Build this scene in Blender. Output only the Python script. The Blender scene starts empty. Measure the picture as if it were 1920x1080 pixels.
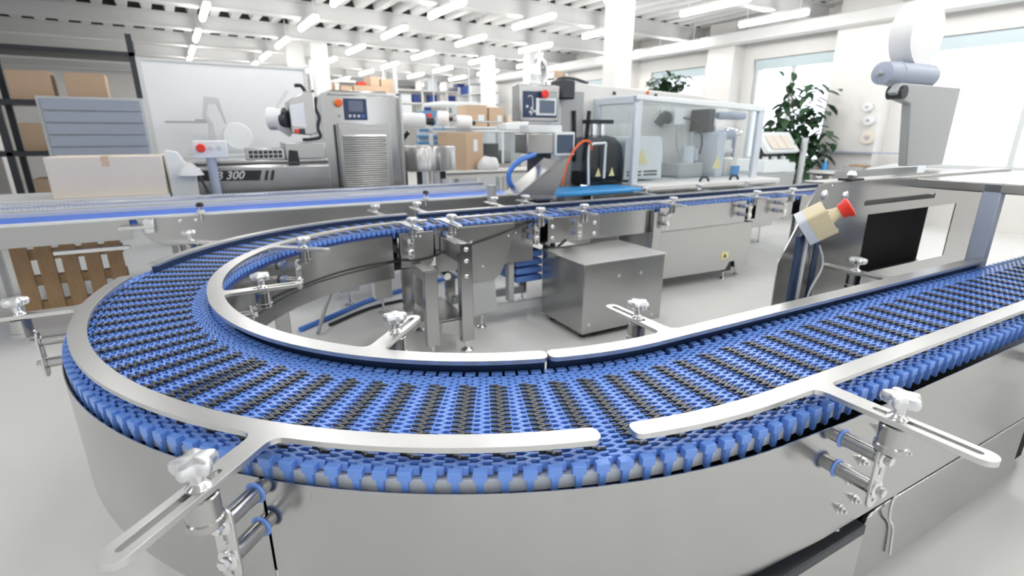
import bpy, bmesh, math, random
from math import sin, cos, pi, radians
from mathutils import Vector, Matrix
random.seed(7)
sc = bpy.context.scene
COL = sc.collection
# ------------------------------------------------------------------ camera
cam = bpy.data.cameras.new('camera'); camo = bpy.data.objects.new('camera', cam); COL.objects.link(camo)
F = 950.0; TH = math.atan(290 / F); PH = radians(33.2)
cam.sensor_width = 36; cam.lens = F * 36 / 1920; cam.clip_start = .02; cam.clip_end = 200
camo.location = (0, 0, 1.60); camo.rotation_euler = (pi / 2 - TH, 0, -PH)
cam.dof.use_dof = True; cam.dof.focus_distance = 1.45; cam.dof.aperture_fstop = 2.6; cam.dof.aperture_blades = 7
sc.camera = camo
sc.view_settings.view_transform = 'Standard'; sc.view_settings.look = 'None'
sc.view_settings.gamma = 1; sc.view_settings.use_curve_mapping = False
sc.view_settings.exposure = 0.05
# ------------------------------------------------------------------ world (bright overcast day outside)
w = bpy.data.worlds.new('world'); sc.world = w; w.use_nodes = True
bg = w.node_tree.nodes['Background']; bg.inputs[0].default_value = (.90, .95, 1, 1); bg.inputs[1].default_value = 3.0
sc.cycles.max_bounces = 10; sc.cycles.glossy_bounces = 5; sc.cycles.diffuse_bounces = 4
sc.cycles.transparent_max_bounces = 16; sc.cycles.caustics_reflective = False; sc.cycles.caustics_refractive = False
sc.cycles.sample_clamp_indirect = 6
TUBE = 26.0
# ------------------------------------------------------------------ materials
def nodes(name):
    m = bpy.data.materials.new(name); m.use_nodes = True
    return m, m.node_tree, m.node_tree.nodes['Principled BSDF']
def coords(nt, scale):
    tc = nt.nodes.new('ShaderNodeTexCoord'); mp = nt.nodes.new('ShaderNodeMapping')
    mp.inputs['Scale'].default_value = scale; nt.links.new(tc.outputs['Object'], mp.inputs[0]); return mp
def mat(name, col, rough=.5, metal=0., vary=.06, scale=(6, 6, 6), rvary=0., bump=0., emit=None, spec=None, alpha=None):
    m, nt, b = nodes(name)
    b.inputs['Metallic'].default_value = metal; b.inputs['Roughness'].default_value = rough
    if spec is not None: b.inputs['Specular IOR Level'].default_value = spec
    n = nt.nodes.new('ShaderNodeTexNoise'); n.inputs['Detail'].default_value = 4
    nt.links.new(coords(nt, scale).outputs[0], n.inputs['Vector'])
    r = nt.nodes.new('ShaderNodeMix'); r.data_type = 'RGBA'
    r.inputs[6].default_value = tuple(c * (1 - vary) for c in col) + (1,)
    r.inputs[7].default_value = tuple(min(1, c * (1 + vary)) for c in col) + (1,)
    nt.links.new(n.outputs[0], r.inputs[0]); nt.links.new(r.outputs[2], b.inputs['Base Color'])
    if rvary:
        mr = nt.nodes.new('ShaderNodeMapRange'); mr.inputs[3].default_value = rough - rvary; mr.inputs[4].default_value = rough + rvary
        mr.inputs[1].default_value = .3; mr.inputs[2].default_value = .7
        nt.links.new(n.outputs[0], mr.inputs[0]); nt.links.new(mr.outputs[0], b.inputs['Roughness'])
    if bump:
        bp = nt.nodes.new('ShaderNodeBump'); bp.inputs['Strength'].default_value = bump; bp.inputs['Distance'].default_value = .002
        nt.links.new(n.outputs[0], bp.inputs['Height']); nt.links.new(bp.outputs[0], b.inputs['Normal'])
    if emit:
        b.inputs['Emission Color'].default_value = tuple(emit[0]) + (1,); b.inputs['Emission Strength'].default_value = emit[1]
    return m
def glass(name, tint=(.95, .97, .98), refl=.06):
    m = bpy.data.materials.new(name); m.use_nodes = True; nt = m.node_tree; nt.nodes.clear()
    o = nt.nodes.new('ShaderNodeOutputMaterial'); mx = nt.nodes.new('ShaderNodeMixShader')
    t = nt.nodes.new('ShaderNodeBsdfTransparent'); t.inputs[0].default_value = tint + (1,)
    g = nt.nodes.new('ShaderNodeBsdfGlossy'); g.inputs['Roughness'].default_value = .03
    f = nt.nodes.new('ShaderNodeLayerWeight'); f.inputs[0].default_value = .5
    p = nt.nodes.new('ShaderNodeMath'); p.operation = 'POWER'; p.inputs[1].default_value = 5; nt.links.new(f.outputs['Facing'], p.inputs[0])
    n = nt.nodes.new('ShaderNodeMath'); n.operation = 'MULTIPLY_ADD'; n.inputs[1].default_value = .55; n.inputs[2].default_value = refl
    nt.links.new(p.outputs[0], n.inputs[0]); nt.links.new(n.outputs[0], mx.inputs[0])
    nt.links.new(t.outputs[0], mx.inputs[1]); nt.links.new(g.outputs[0], mx.inputs[2]); nt.links.new(mx.outputs[0], o.inputs[0])
    return m
MT = dict(
    steel=mat('brushed_stainless', (.47, .47, .465), .30, 1, .012, (.8, .8, 40), .012),
    steelh=mat('rolled_stainless', (.47, .47, .47), .21, 1, .01, (1.2, 1.2, 1.2), .012),
    rail=mat('satin_rail_steel', (.68, .68, .675), .33, 1, .01, (5, 5, 5), .015),
    bright=mat('polished_steel', (.80, .80, .81), .14, 1, .03, (20, 20, 20), .04),
    cast=mat('cast_aluminium', (.78, .79, .81), .34, 1, .03, (30, 30, 30), .03),
    dark=mat('dark_metal', (.05, .055, .065), .45, .6, .1),
    blue=mat('blue_acetal', (.14, .305, .81), .30, 0, .0, (4, 4, 4), spec=.8),
    bluebelt=mat('blue_belt_cloth', (.07, .19, .72), .45, 0, .05, (20, 20, 20)),
    skyblue=mat('sky_blue_belt', (.05, .32, .72), .4),
    darkblue=mat('navy_rub_strip', (.012, .03, .085), .35),
    rubber=mat('grey_rubber', (.035, .042, .05), .34, 0, .1, (8, 8, 8), spec=.8),
    white=mat('white_plastic', (.78, .82, .84), .4, 0, .03),
    paint=mat('white_paint', (.80, .80, .79), .45, 0, .02),
    bone=mat('ivory_plastic', (.70, .61, .40), .42, 0, .03),
    pale=mat('pale_grey_plastic', (.62, .67, .74), .4, 0, .03),
    wall=mat('wall_plaster', (.78, .765, .745), .8, 0, .03, (3, 3, 3)),
    ceil=mat('painted_steel_deck', (.66, .66, .655), .5, 0, .04, (1, .3, 1)),
    floor=mat('epoxy_floor', (.85, .86, .845), .25, 0, .015, (.7, .7, .7)),
    board=mat('white_panel', (.80, .825, .86), .35, 0, .02, (1, 1, 1)),
    black=mat('black_plastic', (.015, .016, .018), .4, 0, .1),
    shade_black=mat('matt_shade_black', (.008, .008, .009), .8),  # near-black that stands in for shade inside openings
    red=mat('red_plastic', (.80, .04, .025), .35, 0, .05),
    orange=mat('orange_plastic', (.85, .13, .02), .4, 0, .05),
    card=mat('brown_cardboard', (.56, .41, .29), .8, 0, .07, (8, 8, 8)),
    cardp=mat('pale_cardboard', (.74, .68, .60), .8, 0, .04, (8, 8, 8)),
    tape=mat('parcel_tape', (.62, .47, .33), .4, 0, .04),
    grey=mat('grey_paint', (.42, .44, .45), .45, 0, .04),
    lgrey=mat('light_grey_paint', (.62, .64, .66), .4, 0, .03),
    lilac=mat('pale_blue_grey_paint', (.36, .41, .52), .4, 0, .04),
    blind=mat('pale_blue_blind', (.56, .66, .70), .6, 0, .03),
    screen=mat('screen_glass', (.03, .05, .08), .12, 0, .2, emit=((.12, .17, .26), .25)),
    screenb=mat('lit_screen', (.10, .13, .19), .15, 0, .1, emit=((.40, .46, .58), .06)),
    navy=mat('navy_panel', (.02, .045, .11), .3, 0, .1),
    leaf=mat('leaf_green', (.035, .085, .04), .45, 0, .35, (5, 5, 5)),
    stem=mat('plant_stem', (.12, .09, .05), .7),
    yellow=mat('yellow_sticker', (.80, .74, .38), .5, 0, .03),
    crate=mat('navy_crate_plastic', (.02, .05, .22), .45, 0, .1),
    hose=mat('blue_hose', (.05, .20, .70), .35, 0, .05),
    film=mat('white_film_roll', (.82, .83, .85), .35, 0, .02),
    steps=mat('blue_machine_paint', (.10, .26, .46), .4, 0, .06),
    wood=mat('pallet_wood', (.42, .27, .14), .75, 0, .2, (10, 10, 2)),
    glass=glass('clear_acrylic'), pane=glass('window_glass', (.97, .98, 1), .02),
    smoke=glass('smoked_acrylic', (.55, .57, .60), .05),
    tube=mat('lamp_diffuser', (.9, .9, .9), .4, emit=((1, .98, .95), TUBE)),
)
# ------------------------------------------------------------------ frames, things and mesh builder
FR = {'C': (1.3587, 2.3203, -0.0849), 'W': (0, 0, 0)}   # conveyor line axes / room axes
BASE = {}
def to_world(fr, u, v, z=0.):
    x, y, a = FR[fr]; return (x + u * cos(a) - v * sin(a), y + u * sin(a) + v * cos(a), z)
def props(o, label=None, cat=None, group=None, kind=None):
    if label: o['label'] = label
    if cat: o['category'] = cat
    if group: o['group'] = group
    if kind: o['kind'] = kind
    return o
def thing(name, label, cat, u, v, z=0., fr='C', group=None):
    o = bpy.data.objects.new(name, None); COL.objects.link(o)
    o.empty_display_size = .1
    o.location = to_world(fr, u, v, z); o.rotation_euler = (0, 0, FR[fr][2])
    BASE[o.name] = (Vector((u, v, z)), fr)
    return props(o, label, cat, group)
class M:
    def __init__(s): s.bm = bmesh.new(); s.mi = 0
    def _f(s, vs):
        try:
            f = s.bm.faces.new(vs); f.material_index = s.mi; return f
        except ValueError: return None
    def box(s, x0, x1, y0, y1, z0, z1, mtx=None):
        p = [(x0, y0, z0), (x1, y0, z0), (x1, y1, z0), (x0, y1, z0), (x0, y0, z1), (x1, y0, z1), (x1, y1, z1), (x0, y1, z1)]
        v = [s.bm.verts.new(mtx @ Vector(q) if mtx else q) for q in p]
        for f in ((3, 2, 1, 0), (4, 5, 6, 7), (0, 1, 5, 4), (1, 2, 6, 5), (2, 3, 7, 6), (3, 0, 4, 7)): s._f([v[i] for i in f])
        return s
    def cbox(s, c, d, rz=0, rx=0, ry=0):
        m = Matrix.Translation(c) @ Matrix.Rotation(rz, 4, 'Z') @ Matrix.Rotation(ry, 4, 'Y') @ Matrix.Rotation(rx, 4, 'X')
        return s.box(-d[0] / 2, d[0] / 2, -d[1] / 2, d[1] / 2, -d[2] / 2, d[2] / 2, m)
    def rings(s, R, cap=True, close=False):
        vs = [[s.bm.verts.new(p) for p in r] for r in R]; n = len(vs[0])
        pairs = list(zip(vs[:-1], vs[1:])) + ([(vs[-1], vs[0])] if close else [])
        for a, b in pairs:
            for i in range(n): s._f([a[i], a[(i + 1) % n], b[(i + 1) % n], b[i]])
        if cap and not close: s._f(vs[0][::-1]); s._f(vs[-1])
        return s
    def cyl(s, p0, p1, r0, r1=None, n=16):
        return s.lathe_axis(p0, p1, [(0, r0), (1, r0 if r1 is None else r1)], n)
    def lathe_axis(s, p0, p1, prof, n=20):
        p0, p1 = Vector(p0), Vector(p1); d = p1 - p0; q = d.to_track_quat('Z', 'Y')
        return s.rings([[p0 + d * t + q @ Vector((cos(2 * pi * i / n) * r, sin(2 * pi * i / n) * r, 0)) for i in range(n)] for t, r in prof])
    def lathe(s, c, prof, n=24):
        return s.rings([[(c[0] + cos(2 * pi * i / n) * r, c[1] + sin(2 * pi * i / n) * r, c[2] + z) for i in range(n)] for r, z in prof])
    def tube(s, pts, r, n=8, close=False):
        P = [Vector(p) for p in pts]; R = []; k = len(P); ref = None
        for i, p in enumerate(P):
            a = P[i - 1] if (i or close) else P[0]; b = P[(i + 1) % k] if (i < k - 1 or close) else P[-1]
            t = (b - a).normalized()
            if ref is None: ref = Vector((0, 0, 1)) if abs(t.z) < .9 else Vector((1, 0, 0))
            ref = (ref - t * ref.dot(t)).normalized(); bn = t.cross(ref)
            R.append([p + (ref * cos(2 * pi * j / n) + bn * sin(2 * pi * j / n)) * r for j in range(n)])
        return s.rings(R, close=close)
    def plate(s, outline, z0, z1, holes=(), ax='z', mtx=None):
        """flat sheet of any outline (with holes) between z0 and z1 along axis ax"""
        def P(a, b, c):
            q = (a, b, c) if ax == 'z' else ((a, c, b) if ax == 'y' else (c, a, b))
            return mtx @ Vector(q) if mtx else q
        tmp = bmesh.new(); E = []
        for lp in [outline] + list(holes):
            vs = [tmp.verts.new((a, b, 0)) for a, b in lp]
            for i in range(len(vs)): E.append(tmp.edges.new((vs[i], vs[(i + 1) % len(vs)])))
        bmesh.ops.triangle_fill(tmp, use_beauty=True, use_dissolve=False, edges=E)
        tmp.verts.index_update()
        top = {}; bot = {}
        for v in tmp.verts: top[v.index] = s.bm.verts.new(P(v.co.x, v.co.y, z1)); bot[v.index] = s.bm.verts.new(P(v.co.x, v.co.y, z0))
        for f in tmp.faces:
            ids = [v.index for v in f.verts]
            s._f([top[i] for i in ids]); s._f([bot[i] for i in ids[::-1]])
        for e in tmp.edges:
            if len(e.link_faces) == 1:
                a, b = e.verts[0].index, e.verts[1].index; s._f([top[a], top[b], bot[b], bot[a]])
        tmp.free(); return s
    def ball(s, c, r, n=16, sx=1, sy=1, sz=1):
        m = Matrix.Translation(c) @ Matrix.Diagonal((sx, sy, sz, 1))
        bmesh.ops.create_uvsphere(s.bm, u_segments=n, v_segments=max(6, n // 2), radius=r, matrix=m); return s
    def mesh(s, name, mats, base=Vector((0, 0, 0)), ang=35):
        if base.length: bmesh.ops.translate(s.bm, verts=s.bm.verts, vec=-base)
        bmesh.ops.recalc_face_normals(s.bm, faces=s.bm.faces)
        me = bpy.data.meshes.new(name); s.bm.to_mesh(me); s.bm.free()
        for m in (mats if isinstance(mats, (list, tuple)) else [mats]): me.materials.append(MT[m])
        me.polygons.foreach_set('use_smooth', [True] * len(me.polygons)); me.set_sharp_from_angle(angle=radians(ang))
        return me
    def done(s, name, mats, parent=None, bevel=0., seg=2, ang=35, fr='W', **kw):
        root = parent
        while root is not None and root.name not in BASE: root = root.parent
        b = BASE[root.name][0] if root is not None else Vector((0, 0, 0))
        o = bpy.data.objects.new(name, s.mesh(name, mats, b, ang)); COL.objects.link(o)
        if parent is not None: o.parent = parent
        elif fr != 'W': o.location = to_world(fr, 0, 0); o.rotation_euler = (0, 0, FR[fr][2])
        if bevel:
            md = o.modifiers.new('bevel', 'BEVEL'); md.width = bevel; md.segments = seg; md.limit_method = 'ANGLE'; md.angle_limit = radians(40)
        return props(o, **kw)
def solo(mb, name, mats, label, cat, c, fr='C', group=None, bevel=0., **kw):
    """a thing that is one mesh, its origin at base c"""
    me = mb.mesh(name, mats, Vector(c)); o = bpy.data.objects.new(name, me); COL.objects.link(o)
    o.location = to_world(fr, *c); o.rotation_euler = (0, 0, FR[fr][2]); BASE[o.name] = (Vector(c), fr)
    if bevel:
        md = o.modifiers.new('bevel', 'BEVEL'); md.width = bevel; md.segments = 2; md.limit_method = 'ANGLE'; md.angle_limit = radians(40)
    return props(o, label, cat, group, **kw)
def copy_tree(o, parent=None):
    c = o.copy(); COL.objects.link(c)
    if parent is not None: c.parent = parent
    for ch in list(o.children): copy_tree(ch, c)
    return c
def rect(x0, x1, y0, y1): return [(x0, y0), (x1, y0), (x1, y1), (x0, y1)]
def rrect(x0, x1, y0, y1, r, n=5):
    out = []
    for cx, cy, a in ((x1 - r, y1 - r, 0), (x0 + r, y1 - r, 90), (x0 + r, y0 + r, 180), (x1 - r, y0 + r, 270)):
        for i in range(n + 1): t = radians(a + 90 * i / n); out.append((cx + r * cos(t), cy + r * sin(t)))
    return out
def circ(cx, cy, r, n=20): return [(cx + r * cos(2 * pi * i / n), cy + r * sin(2 * pi * i / n)) for i in range(n)]
def slot(cx, cy, L, wd, n=6):      # stadium along y
    return [(cx + wd * cos(radians(180 * i / n)), cy + L / 2 + wd * sin(radians(180 * i / n))) for i in range(n + 1)] + \
           [(cx - wd * cos(radians(180 * i / n)), cy - L / 2 - wd * sin(radians(180 * i / n))) for i in range(n + 1)]
ORD = ['first', 'second', 'third', 'fourth', 'fifth', 'sixth', 'seventh', 'eighth', 'ninth', 'tenth']

# ================================================================== ROOM
M().box(-14, 15, -9, 26, -.12, 0).done('floor', 'floor', kind='structure')
prof = []; x = -14.
while x < 12.6:
    prof += [(x, 4.02), (x + .16, 4.02), (x + .20, 4.16), (x + .36, 4.16)]; x += .40
prof2 = prof + [(prof[-1][0], 4.3), (-14, 4.3)]
M().plate(prof2, -9, 26, ax='y').done('ceiling', 'ceil', ang=20, kind='structure')
for i, y in enumerate((-4.0, 1.0, 6.0, 8.9, 11.35, 13.8, 16.3, 18.75, 21.2, 23.6)):
    M().box(-14, 12.4, y - .09, y + .09, 3.99, 4.02).box(-14, 12.4, y - .012, y + .012, 3.74, 3.99).box(-14, 12.4, y - .09, y + .09, 3.71, 3.74)\
        .done('ceiling_beam', 'ceil', kind='structure')
    M().box(-14, 11.4, y - .06, y - .03, 4.021, 4.159).done('trim_%d' % (i + 2), 'black', kind='structure')  # black strips stand in for shade in the deck gaps over beams
# window wall on the right (x = 11.5), openings for the windows
WIN = [(1.2, 4.2), (5.72, 7.50), (8.80, 10.55), (12.1, 13.9), (15.4, 17.2), (18.7, 20.5)]
holes = [rect(a, b, 1.0, 3.20) for a, b in WIN]
M().plate(rect(-9, 26, 0, 4.3), 11.5, 11.9, holes, ax='x').done('wall_right', 'wall', kind='structure')
for a, b in ((4.55, 5.55), (7.75, 8.45), (11.0, 11.8), (14.2, 15.0)):
    M().box(11.1, 11.5, a, b, 0, 4.02).done('wall_pier', 'wall', kind='structure')
M().box(10.75, 11.12, -9, 26, 3.50, 3.72).done('trim_1', 'paint', bevel=.02, kind='structure')
for i, (a, b) in enumerate(WIN):
    t = props(bpy.data.objects.new('window_%d' % (i + 1), None), kind='structure'); COL.objects.link(t); t.location = (11.62, (a + b) / 2, 1.0)
    BASE[t.name] = (Vector(t.location), 'W')
    m = (a + b) / 2
    M().plate(rect(a, b, 1.0, 3.2), 11.60, 11.68, [rect(a + .07, m - .04, 1.07, 3.02), rect(m + .04, b - .07, 1.07, 3.02)], ax='x').done('window_frame', 'lgrey', t, .006)
    M().box(11.635, 11.645, a + .06, b - .06, 1.06, 3.03).done('window_pane', 'pane', t)
    M().box(11.56, 11.595, a + .02, b - .02, 2.98, 3.19).done('blind_cassette', 'blind', t, .01, label='pale blue rolled blind above the glass')
    M().box(11.36, 11.62, a - .03, b + .03, .95, .998).done('window_sill', 'paint', t, .008)
# far wall
M().box(-14, 11.9, 25.6, 26, 0, 4.3).done('wall_far', 'wall', kind='structure')
# unseen rear wall behind the camera, openings shaped for banded steel reflections
holes = [rect(-12.5 + i * 4.2, -12.5 + i * 4.2 + 1.7, 1.1, 3.2) for i in range(6)]
M().plate(rect(-14, 11.9, 0, 4.3), -9, -8.7, holes, ax='y').done('wall_rear', 'wall', kind='structure')
for (x, y, s) in ((6.40, 6.62, .34), (3.60, 14.5, .36), (3.12, 14.95, .36), (8.78, 14.8, .36), (8.84, 12.5, .36), (-3.0, 14.6, .36), (-3.0, 6.6, .36)):
    M().box(x - s / 2, x + s / 2, y - s / 2, y + s / 2, 0, 4.02).done('column', 'paint', bevel=.02, kind='structure')
holes = [rect(-7 + i * 5.0, -5.2 + i * 5.0, 1.1, 3.2) for i in range(6)]
M().plate(rect(-9, 26, 0, 4.3), -14.3, -14, holes, ax='x').done('wall_left', 'wall', kind='structure')  # unseen wall, put in to darken what the steel reflects
# tube lights; rows out of view are added for light and rail reflections
tub = thing('ceiling_light', 'x', 'ceiling light', 0, 0, 3.6, 'W', 'tube lights under the ceiling')
M().box(-.05, .05, -.66, .66, 3.635, 3.68).done('housing', 'paint', tub, .01)
M().tube([(0, -.64 + 1.28 * i / 8, 3.60) for i in range(9)], .05, 10).done('diffuser', 'tube', tub)
for s in (-1, 1): M().box(-.008, .008, s * .5 - .008, s * .5 + .008, 3.68, 4.02).done('hanger', 'paint', tub)
XR = (.9, 2.6, 4.3, 6.1, 7.9, 9.6, -.9, -2.7, -4.5); YR = (11.05, 13.7, 16.2, 18.45, 21.2, 8.6, 6.0, 3.4, .8, -1.8, -4.4)
first = True
for i, X in enumerate(XR):
    for j, Y in enumerate(YR):
        if i >= 6 and (j < 5 or j % 2): continue
        o = tub if first else copy_tree(tub); first = False
        xx = X + (1.0 if (i == 5 and j in (0, 5)) else 0)
        o.location = (xx, Y + (.4 if i == 5 and j == 5 else 0), 3.6)
        row = ('%s row from the whiteboard side' % ORD[i]) if i < 6 else 'added row left of the whiteboard'
        k = sorted(YR, reverse=True).index(Y)
        o['label'] = 'glowing tube light, %s from the far wall in the %s' % (ORD[min(k, 9)] if k < 10 else 'last', row)

# ================================================================== CURVED CONVEYOR
RO, RI = 1.774, 1.295; RC = (RO + RI) / 2; PIT = radians(1.748); PS = PIT * RO
def pc(t, R):                       # path: t<0 near straight (metres), 0..pi the bend (radians), >pi far straight
    if t < 0: return Vector((-t, -R))
    if t <= pi: a = -pi / 2 - t; return Vector((R * cos(a), R * sin(a)))
    return Vector((t - pi, R))
def radial(t):
    if t < 0: return Vector((0, -1))
    if t <= pi: a = -pi / 2 - t; return Vector((cos(a), sin(a)))
    return Vector((0, 1))
def tang(t):
    r = radial(t); return Vector((r.y, -r.x))     # direction of growing t
def shift(t, d, R):                 # move along the path by d metres at radius R
    def m(q): return q if q < 0 else (q * R if q <= pi else pi * R + (q - pi))
    x = m(t) + d
    return x if x < 0 else (x / R if x <= pi * R else pi + x - pi * R)
def span(t0, t1, R, step=.028):
    L = [t0]; n = 0
    def m(q): return q if q < 0 else (q * R if q <= pi else pi * R + (q - pi))
    N = max(2, int((m(t1) - m(t0)) / (step * R)))
    pts = [shift(t0, (m(t1) - m(t0)) * i / N, R) for i in range(N + 1)]
    return pts
CAP = [(.22 + .78 * cos(radians(a)), .78 * sin(radians(a))) for a in range(12, 91, 13)] + [(-.22 - .78 * cos(radians(a)), .78 * sin(radians(a))) for a in range(90, 11, -13)]
def strip(t0, t1, Ra, Rb, arms=(), capr=True, off=lambda t: 0):
    """plan outline of a bent bar between radii Ra<Rb; arms = (t, side, reach R, half width)"""
    out = []; hw = (Rb - Ra) / 2; Rm = (Ra + Rb) / 2
    def edge(R, ta, tb, side):
        fwd = tb > ta; sg = 1 if fwd else -1
        A = sorted([a for a in arms if a[1] == side], key=lambda a: a[0] * sg)
        pts = span(min(ta, tb), max(ta, tb), R); pts = pts if fwd else pts[::-1]
        for t in pts:
            if any(abs(shift(t, 0, R) - a[0]) < 1e-9 for a in A): pass
            bad = False
            for a in A:
                d = (pc(t, R) - pc(a[0], R)).length
                if d < a[3] + .034: bad = True
            if not bad: out.append(((t - ta) * sg, pc(t, R + off(t))))
        for a in A:
            t, _, Rr, h = a; R_ = R; R = R + off(t); b = pc(t, R); rd = radial(t) * side; tg = tang(t) * sg; L = abs(Rr - R); f = .032
            P = []
            e0 = pc(shift(t, -sg * (h + f), R), R); e1 = pc(shift(t, sg * (h + f), R), R)
            c0 = b - tg * h; q0 = c0 + rd * f
            for i in range(6): s = i / 5; P.append(e0 * (1 - s) ** 2 + c0 * 2 * s * (1 - s) + q0 * s * s)
            for i in range(9): s = pi * i / 8; P.append(b + rd * (L - h + h * sin(s)) - tg * h * cos(s))
            c1 = b + tg * h; q1 = c1 + rd * f
            for i in range(6): s = 1 - i / 5; P.append(e1 * (1 - s) ** 2 + c1 * 2 * s * (1 - s) + q1 * s * s)
            for i, p in enumerate(P): out.append(((t - ta) * sg + (i - 10) * 1e-6, p))
            R = R_
    res = []
    edge(Rb, t0, t1, 1); out.sort(key=lambda q: q[0]); res += [p for _, p in out]; out.clear()
    if capr:
        c = pc(t1, Rm + off(t1))
        res += [c + radial(t1) * hw * a_ + tang(t1) * hw * b_ for a_, b_ in CAP]
    edge(Ra, t1, t0, -1); out.sort(key=lambda q: q[0]); res += [p for _, p in out]; out.clear()
    if capr:
        c = pc(t0, Rm + off(t0))
        res += [c - radial(t0) * hw * a_ - tang(t0) * hw * b_ for a_, b_ in CAP]
    return [(p.x, p.y) for p in res]
def armslot(t, R0, R1, w):
    c = pc(t, (R0 + R1) / 2); rd = radial(t); tg = tang(t); L = abs(R1 - R0) / 2; n = 6; o = []
    for k in (1, -1):
        for i in range(n + 1): s = pi * i / n; o.append(c + rd * k * (L + w * sin(s)) + tg * w * cos(s) * k)
    return [(p.x, p.y) for p in o]
conv = thing('curved_conveyor', 'stainless steel U shaped conveyor frame with slotted guide rails and star knobs', 'conveyor', 0, -1.5, 0)
ZR = .958; TR = .014
def knob_mesh():
    m = M(); n = 60; R = []
    for r0, amp, z in ((.0, 0, 0), (.024, .004, 0), (.033, .0055, .004), (.0365, .006, .012), (.0365, .006, .022), (.033, .0055, .0285), (.026, .004, .031), (.0, 0, .0325)):
        R.append([(cos(2 * pi * i / n) * (r0 + amp * cos(5 * 2 * pi * i / n)), sin(2 * pi * i / n) * (r0 + amp * cos(5 * 2 * pi * i / n)), z) for i in range(n)])
    m.rings(R); m.lathe((0, 0, 0), [(.0001, -.0), (.014, 0), (.0135, -.020), (.0001, -.020)], 20)
    return m.mesh('clamp_knob', 'cast')
def flange_mesh():
    return M().lathe((0, 0, 0), [(.0001, .013), (.0125, .013), (.0135, .010), (.022, .003), (.024, 0), (.0001, 0)], 12).mesh('washer', 'bright')
def post_mesh():
    return M().lathe((0, 0, 0), [(.0001, -.018), (.0285, -.018), (.0315, -.021), (.0315, -.068), (.0345, -.071), (.0345, -.085), (.031, -.089), (.0001, -.089)], 28).mesh('clamp_post', 'steelh')
KM, WM, PM = knob_mesh(), flange_mesh(), post_mesh()
CB = BASE[conv.name][0]
def put(me, name, parent, p, rz=0.):
    o = bpy.data.objects.new(name, me); COL.objects.link(o); o.parent = parent; o.location = Vector(p) - CB; o.rotation_euler = (0, 0, rz); return o
def clamp(parent, t, R):
    p = pc(t, R); rz = random.uniform(0, 1.2)
    put(KM, 'clamp_knob', parent, (p.x, p.y, ZR + .033), rz); put(WM, 'washer', parent, (p.x, p.y, ZR)); put(PM, 'clamp_post', parent, (p.x, p.y, ZR))
def stadium_yz(c, L, w, n=8): return slot(c[0], c[1], L, w, n)
def hexbolt(m, p, d, r=.0125, h=.009, washer=True):
    p = Vector(p); d = Vector(d)
    if washer: m.cyl(p, p + d * .003, r * 1.35, n=18)
    m.lathe_axis(p + d * .003, p + d * (.003 + h), [(0, r), (.85, r), (1, r * .8)], 6)
def bracket(t, side, Rs):
    """link plate on two stand-offs with blue rings, fixed to the skirt of radius Rs"""
    rd = radial(t) * side; tg = tang(t); b = pc(t, Rs)
    def P(a, o, z): q = b + rd * o + tg * a; return (q.x, q.y, z)
    br = bpy.data.objects.new('clamp_bracket', None); COL.objects.link(br); br.parent = conv; BASE_LIKE.append(br)
    mx = Matrix(((tg.x, 0, rd.x, b.x), (tg.y, 0, rd.y, b.y), (0, 1, 0, 0), (0, 0, 0, 1)))
    M().plate(slot(0, .79, .135, .026), .112, .119, [slot(0, .812, .03, .006), slot(0, .722, .008, .006)], mtx=mx).done('link_plate', 'rail', br, .0015)
    for z in (.842, .752):
        M().lathe_axis(P(0, 0, z), P(0, .112, z), [(0, .019), (.93, .019), (.95, .021), (1, .021)], 24).done('standoff', 'steelh', br)
        M().lathe_axis(P(0, .018, z), P(0, .028, z), [(0, .0185), (.1, .0235), (.5, .0265), (.9, .0235), (1, .0185)], 24).done('seal_ring', 'blue', br)
        m = M(); m.lathe_axis(P(0, .119, z), P(0, .126, z), [(0, .024), (.5, .024), (1, .018)], 24); hexbolt(m, P(0, .124, z), (rd.x, rd.y, 0), .0135, .013, False); m.done('bolt', 'bright', br)
    M().cyl(P(.0, .112, .865), P(.0, .14, .865), .012, n=12).done('spigot', 'steelh', br)
BASE_LIKE = []
# ---- guide rails: (t0, t1, inner radius, outer radius, arms)
def T(deg): return radians(-90 - deg) if deg < 0 else radians(270 - deg)        # polar angle in the bend -> path t
def rail(t0, t1, Ra, Rb, arms, side, dark=True, off=lambda t: 0, dend=None):
    reach = 2.12 if side > 0 else .95; kR = 1.93 if side > 0 else 1.115
    A = [(t, side, reach, .0265) for t in arms]
    H = [armslot(t, *((1.885, 2.085) if side > 0 else (.985, 1.145)), .0085) for t in arms]
    r = M().plate(strip(t0, t1, Ra, Rb, A, off=off), ZR - TR, ZR, H).done('guide_rail', 'rail', conv, .0018)
    if dark: M().plate(strip(t0 - .010, (dend or t1) + .010, Ra + .001 if side < 0 else Ra + .004, Ra + .023 if side < 0 else Ra + .03), .876 if side < 0 else .914, ZR - TR).done('rub_strip', 'darkblue', r, label='dark navy plastic rub strip under the rail')
    for t in arms:
        clamp(r, t, kR); bracket(t, side, (1.804 if t < 0 else 1.779) if side > 0 else 1.286)
OA, OB = 1.7, 1.752; IA, IB = 1.262, 1.322
rail(T(-108.0), T(165.2), OA, OB, [T(-132.2), T(180)], 1, False)            # long outer rail, near
rail(-2.6, T(-104.1), OA, OB, [-.145, -1.5], 1, False)                     # outer rail, right
rail(T(156.2), pi + .06, OA, OB, [T(138.6), T(93.8)], 1)               # outer rail, far bend
rail(T(-108.7), pi + .10, IA, IB, [T(-131.8), T(-177.4), T(139.6), T(93.4)], -1, True, lambda t: .052 * max(0, min(1, (t - T(-178)) / .8)), T(-163))
rail(-2.3, T(-106.45), IA, IB, [-.07, -1.46], -1)
rail(pi + .2, pi + 1.10, OA, OB, [pi + .24, pi + 1.0], 1)
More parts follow.
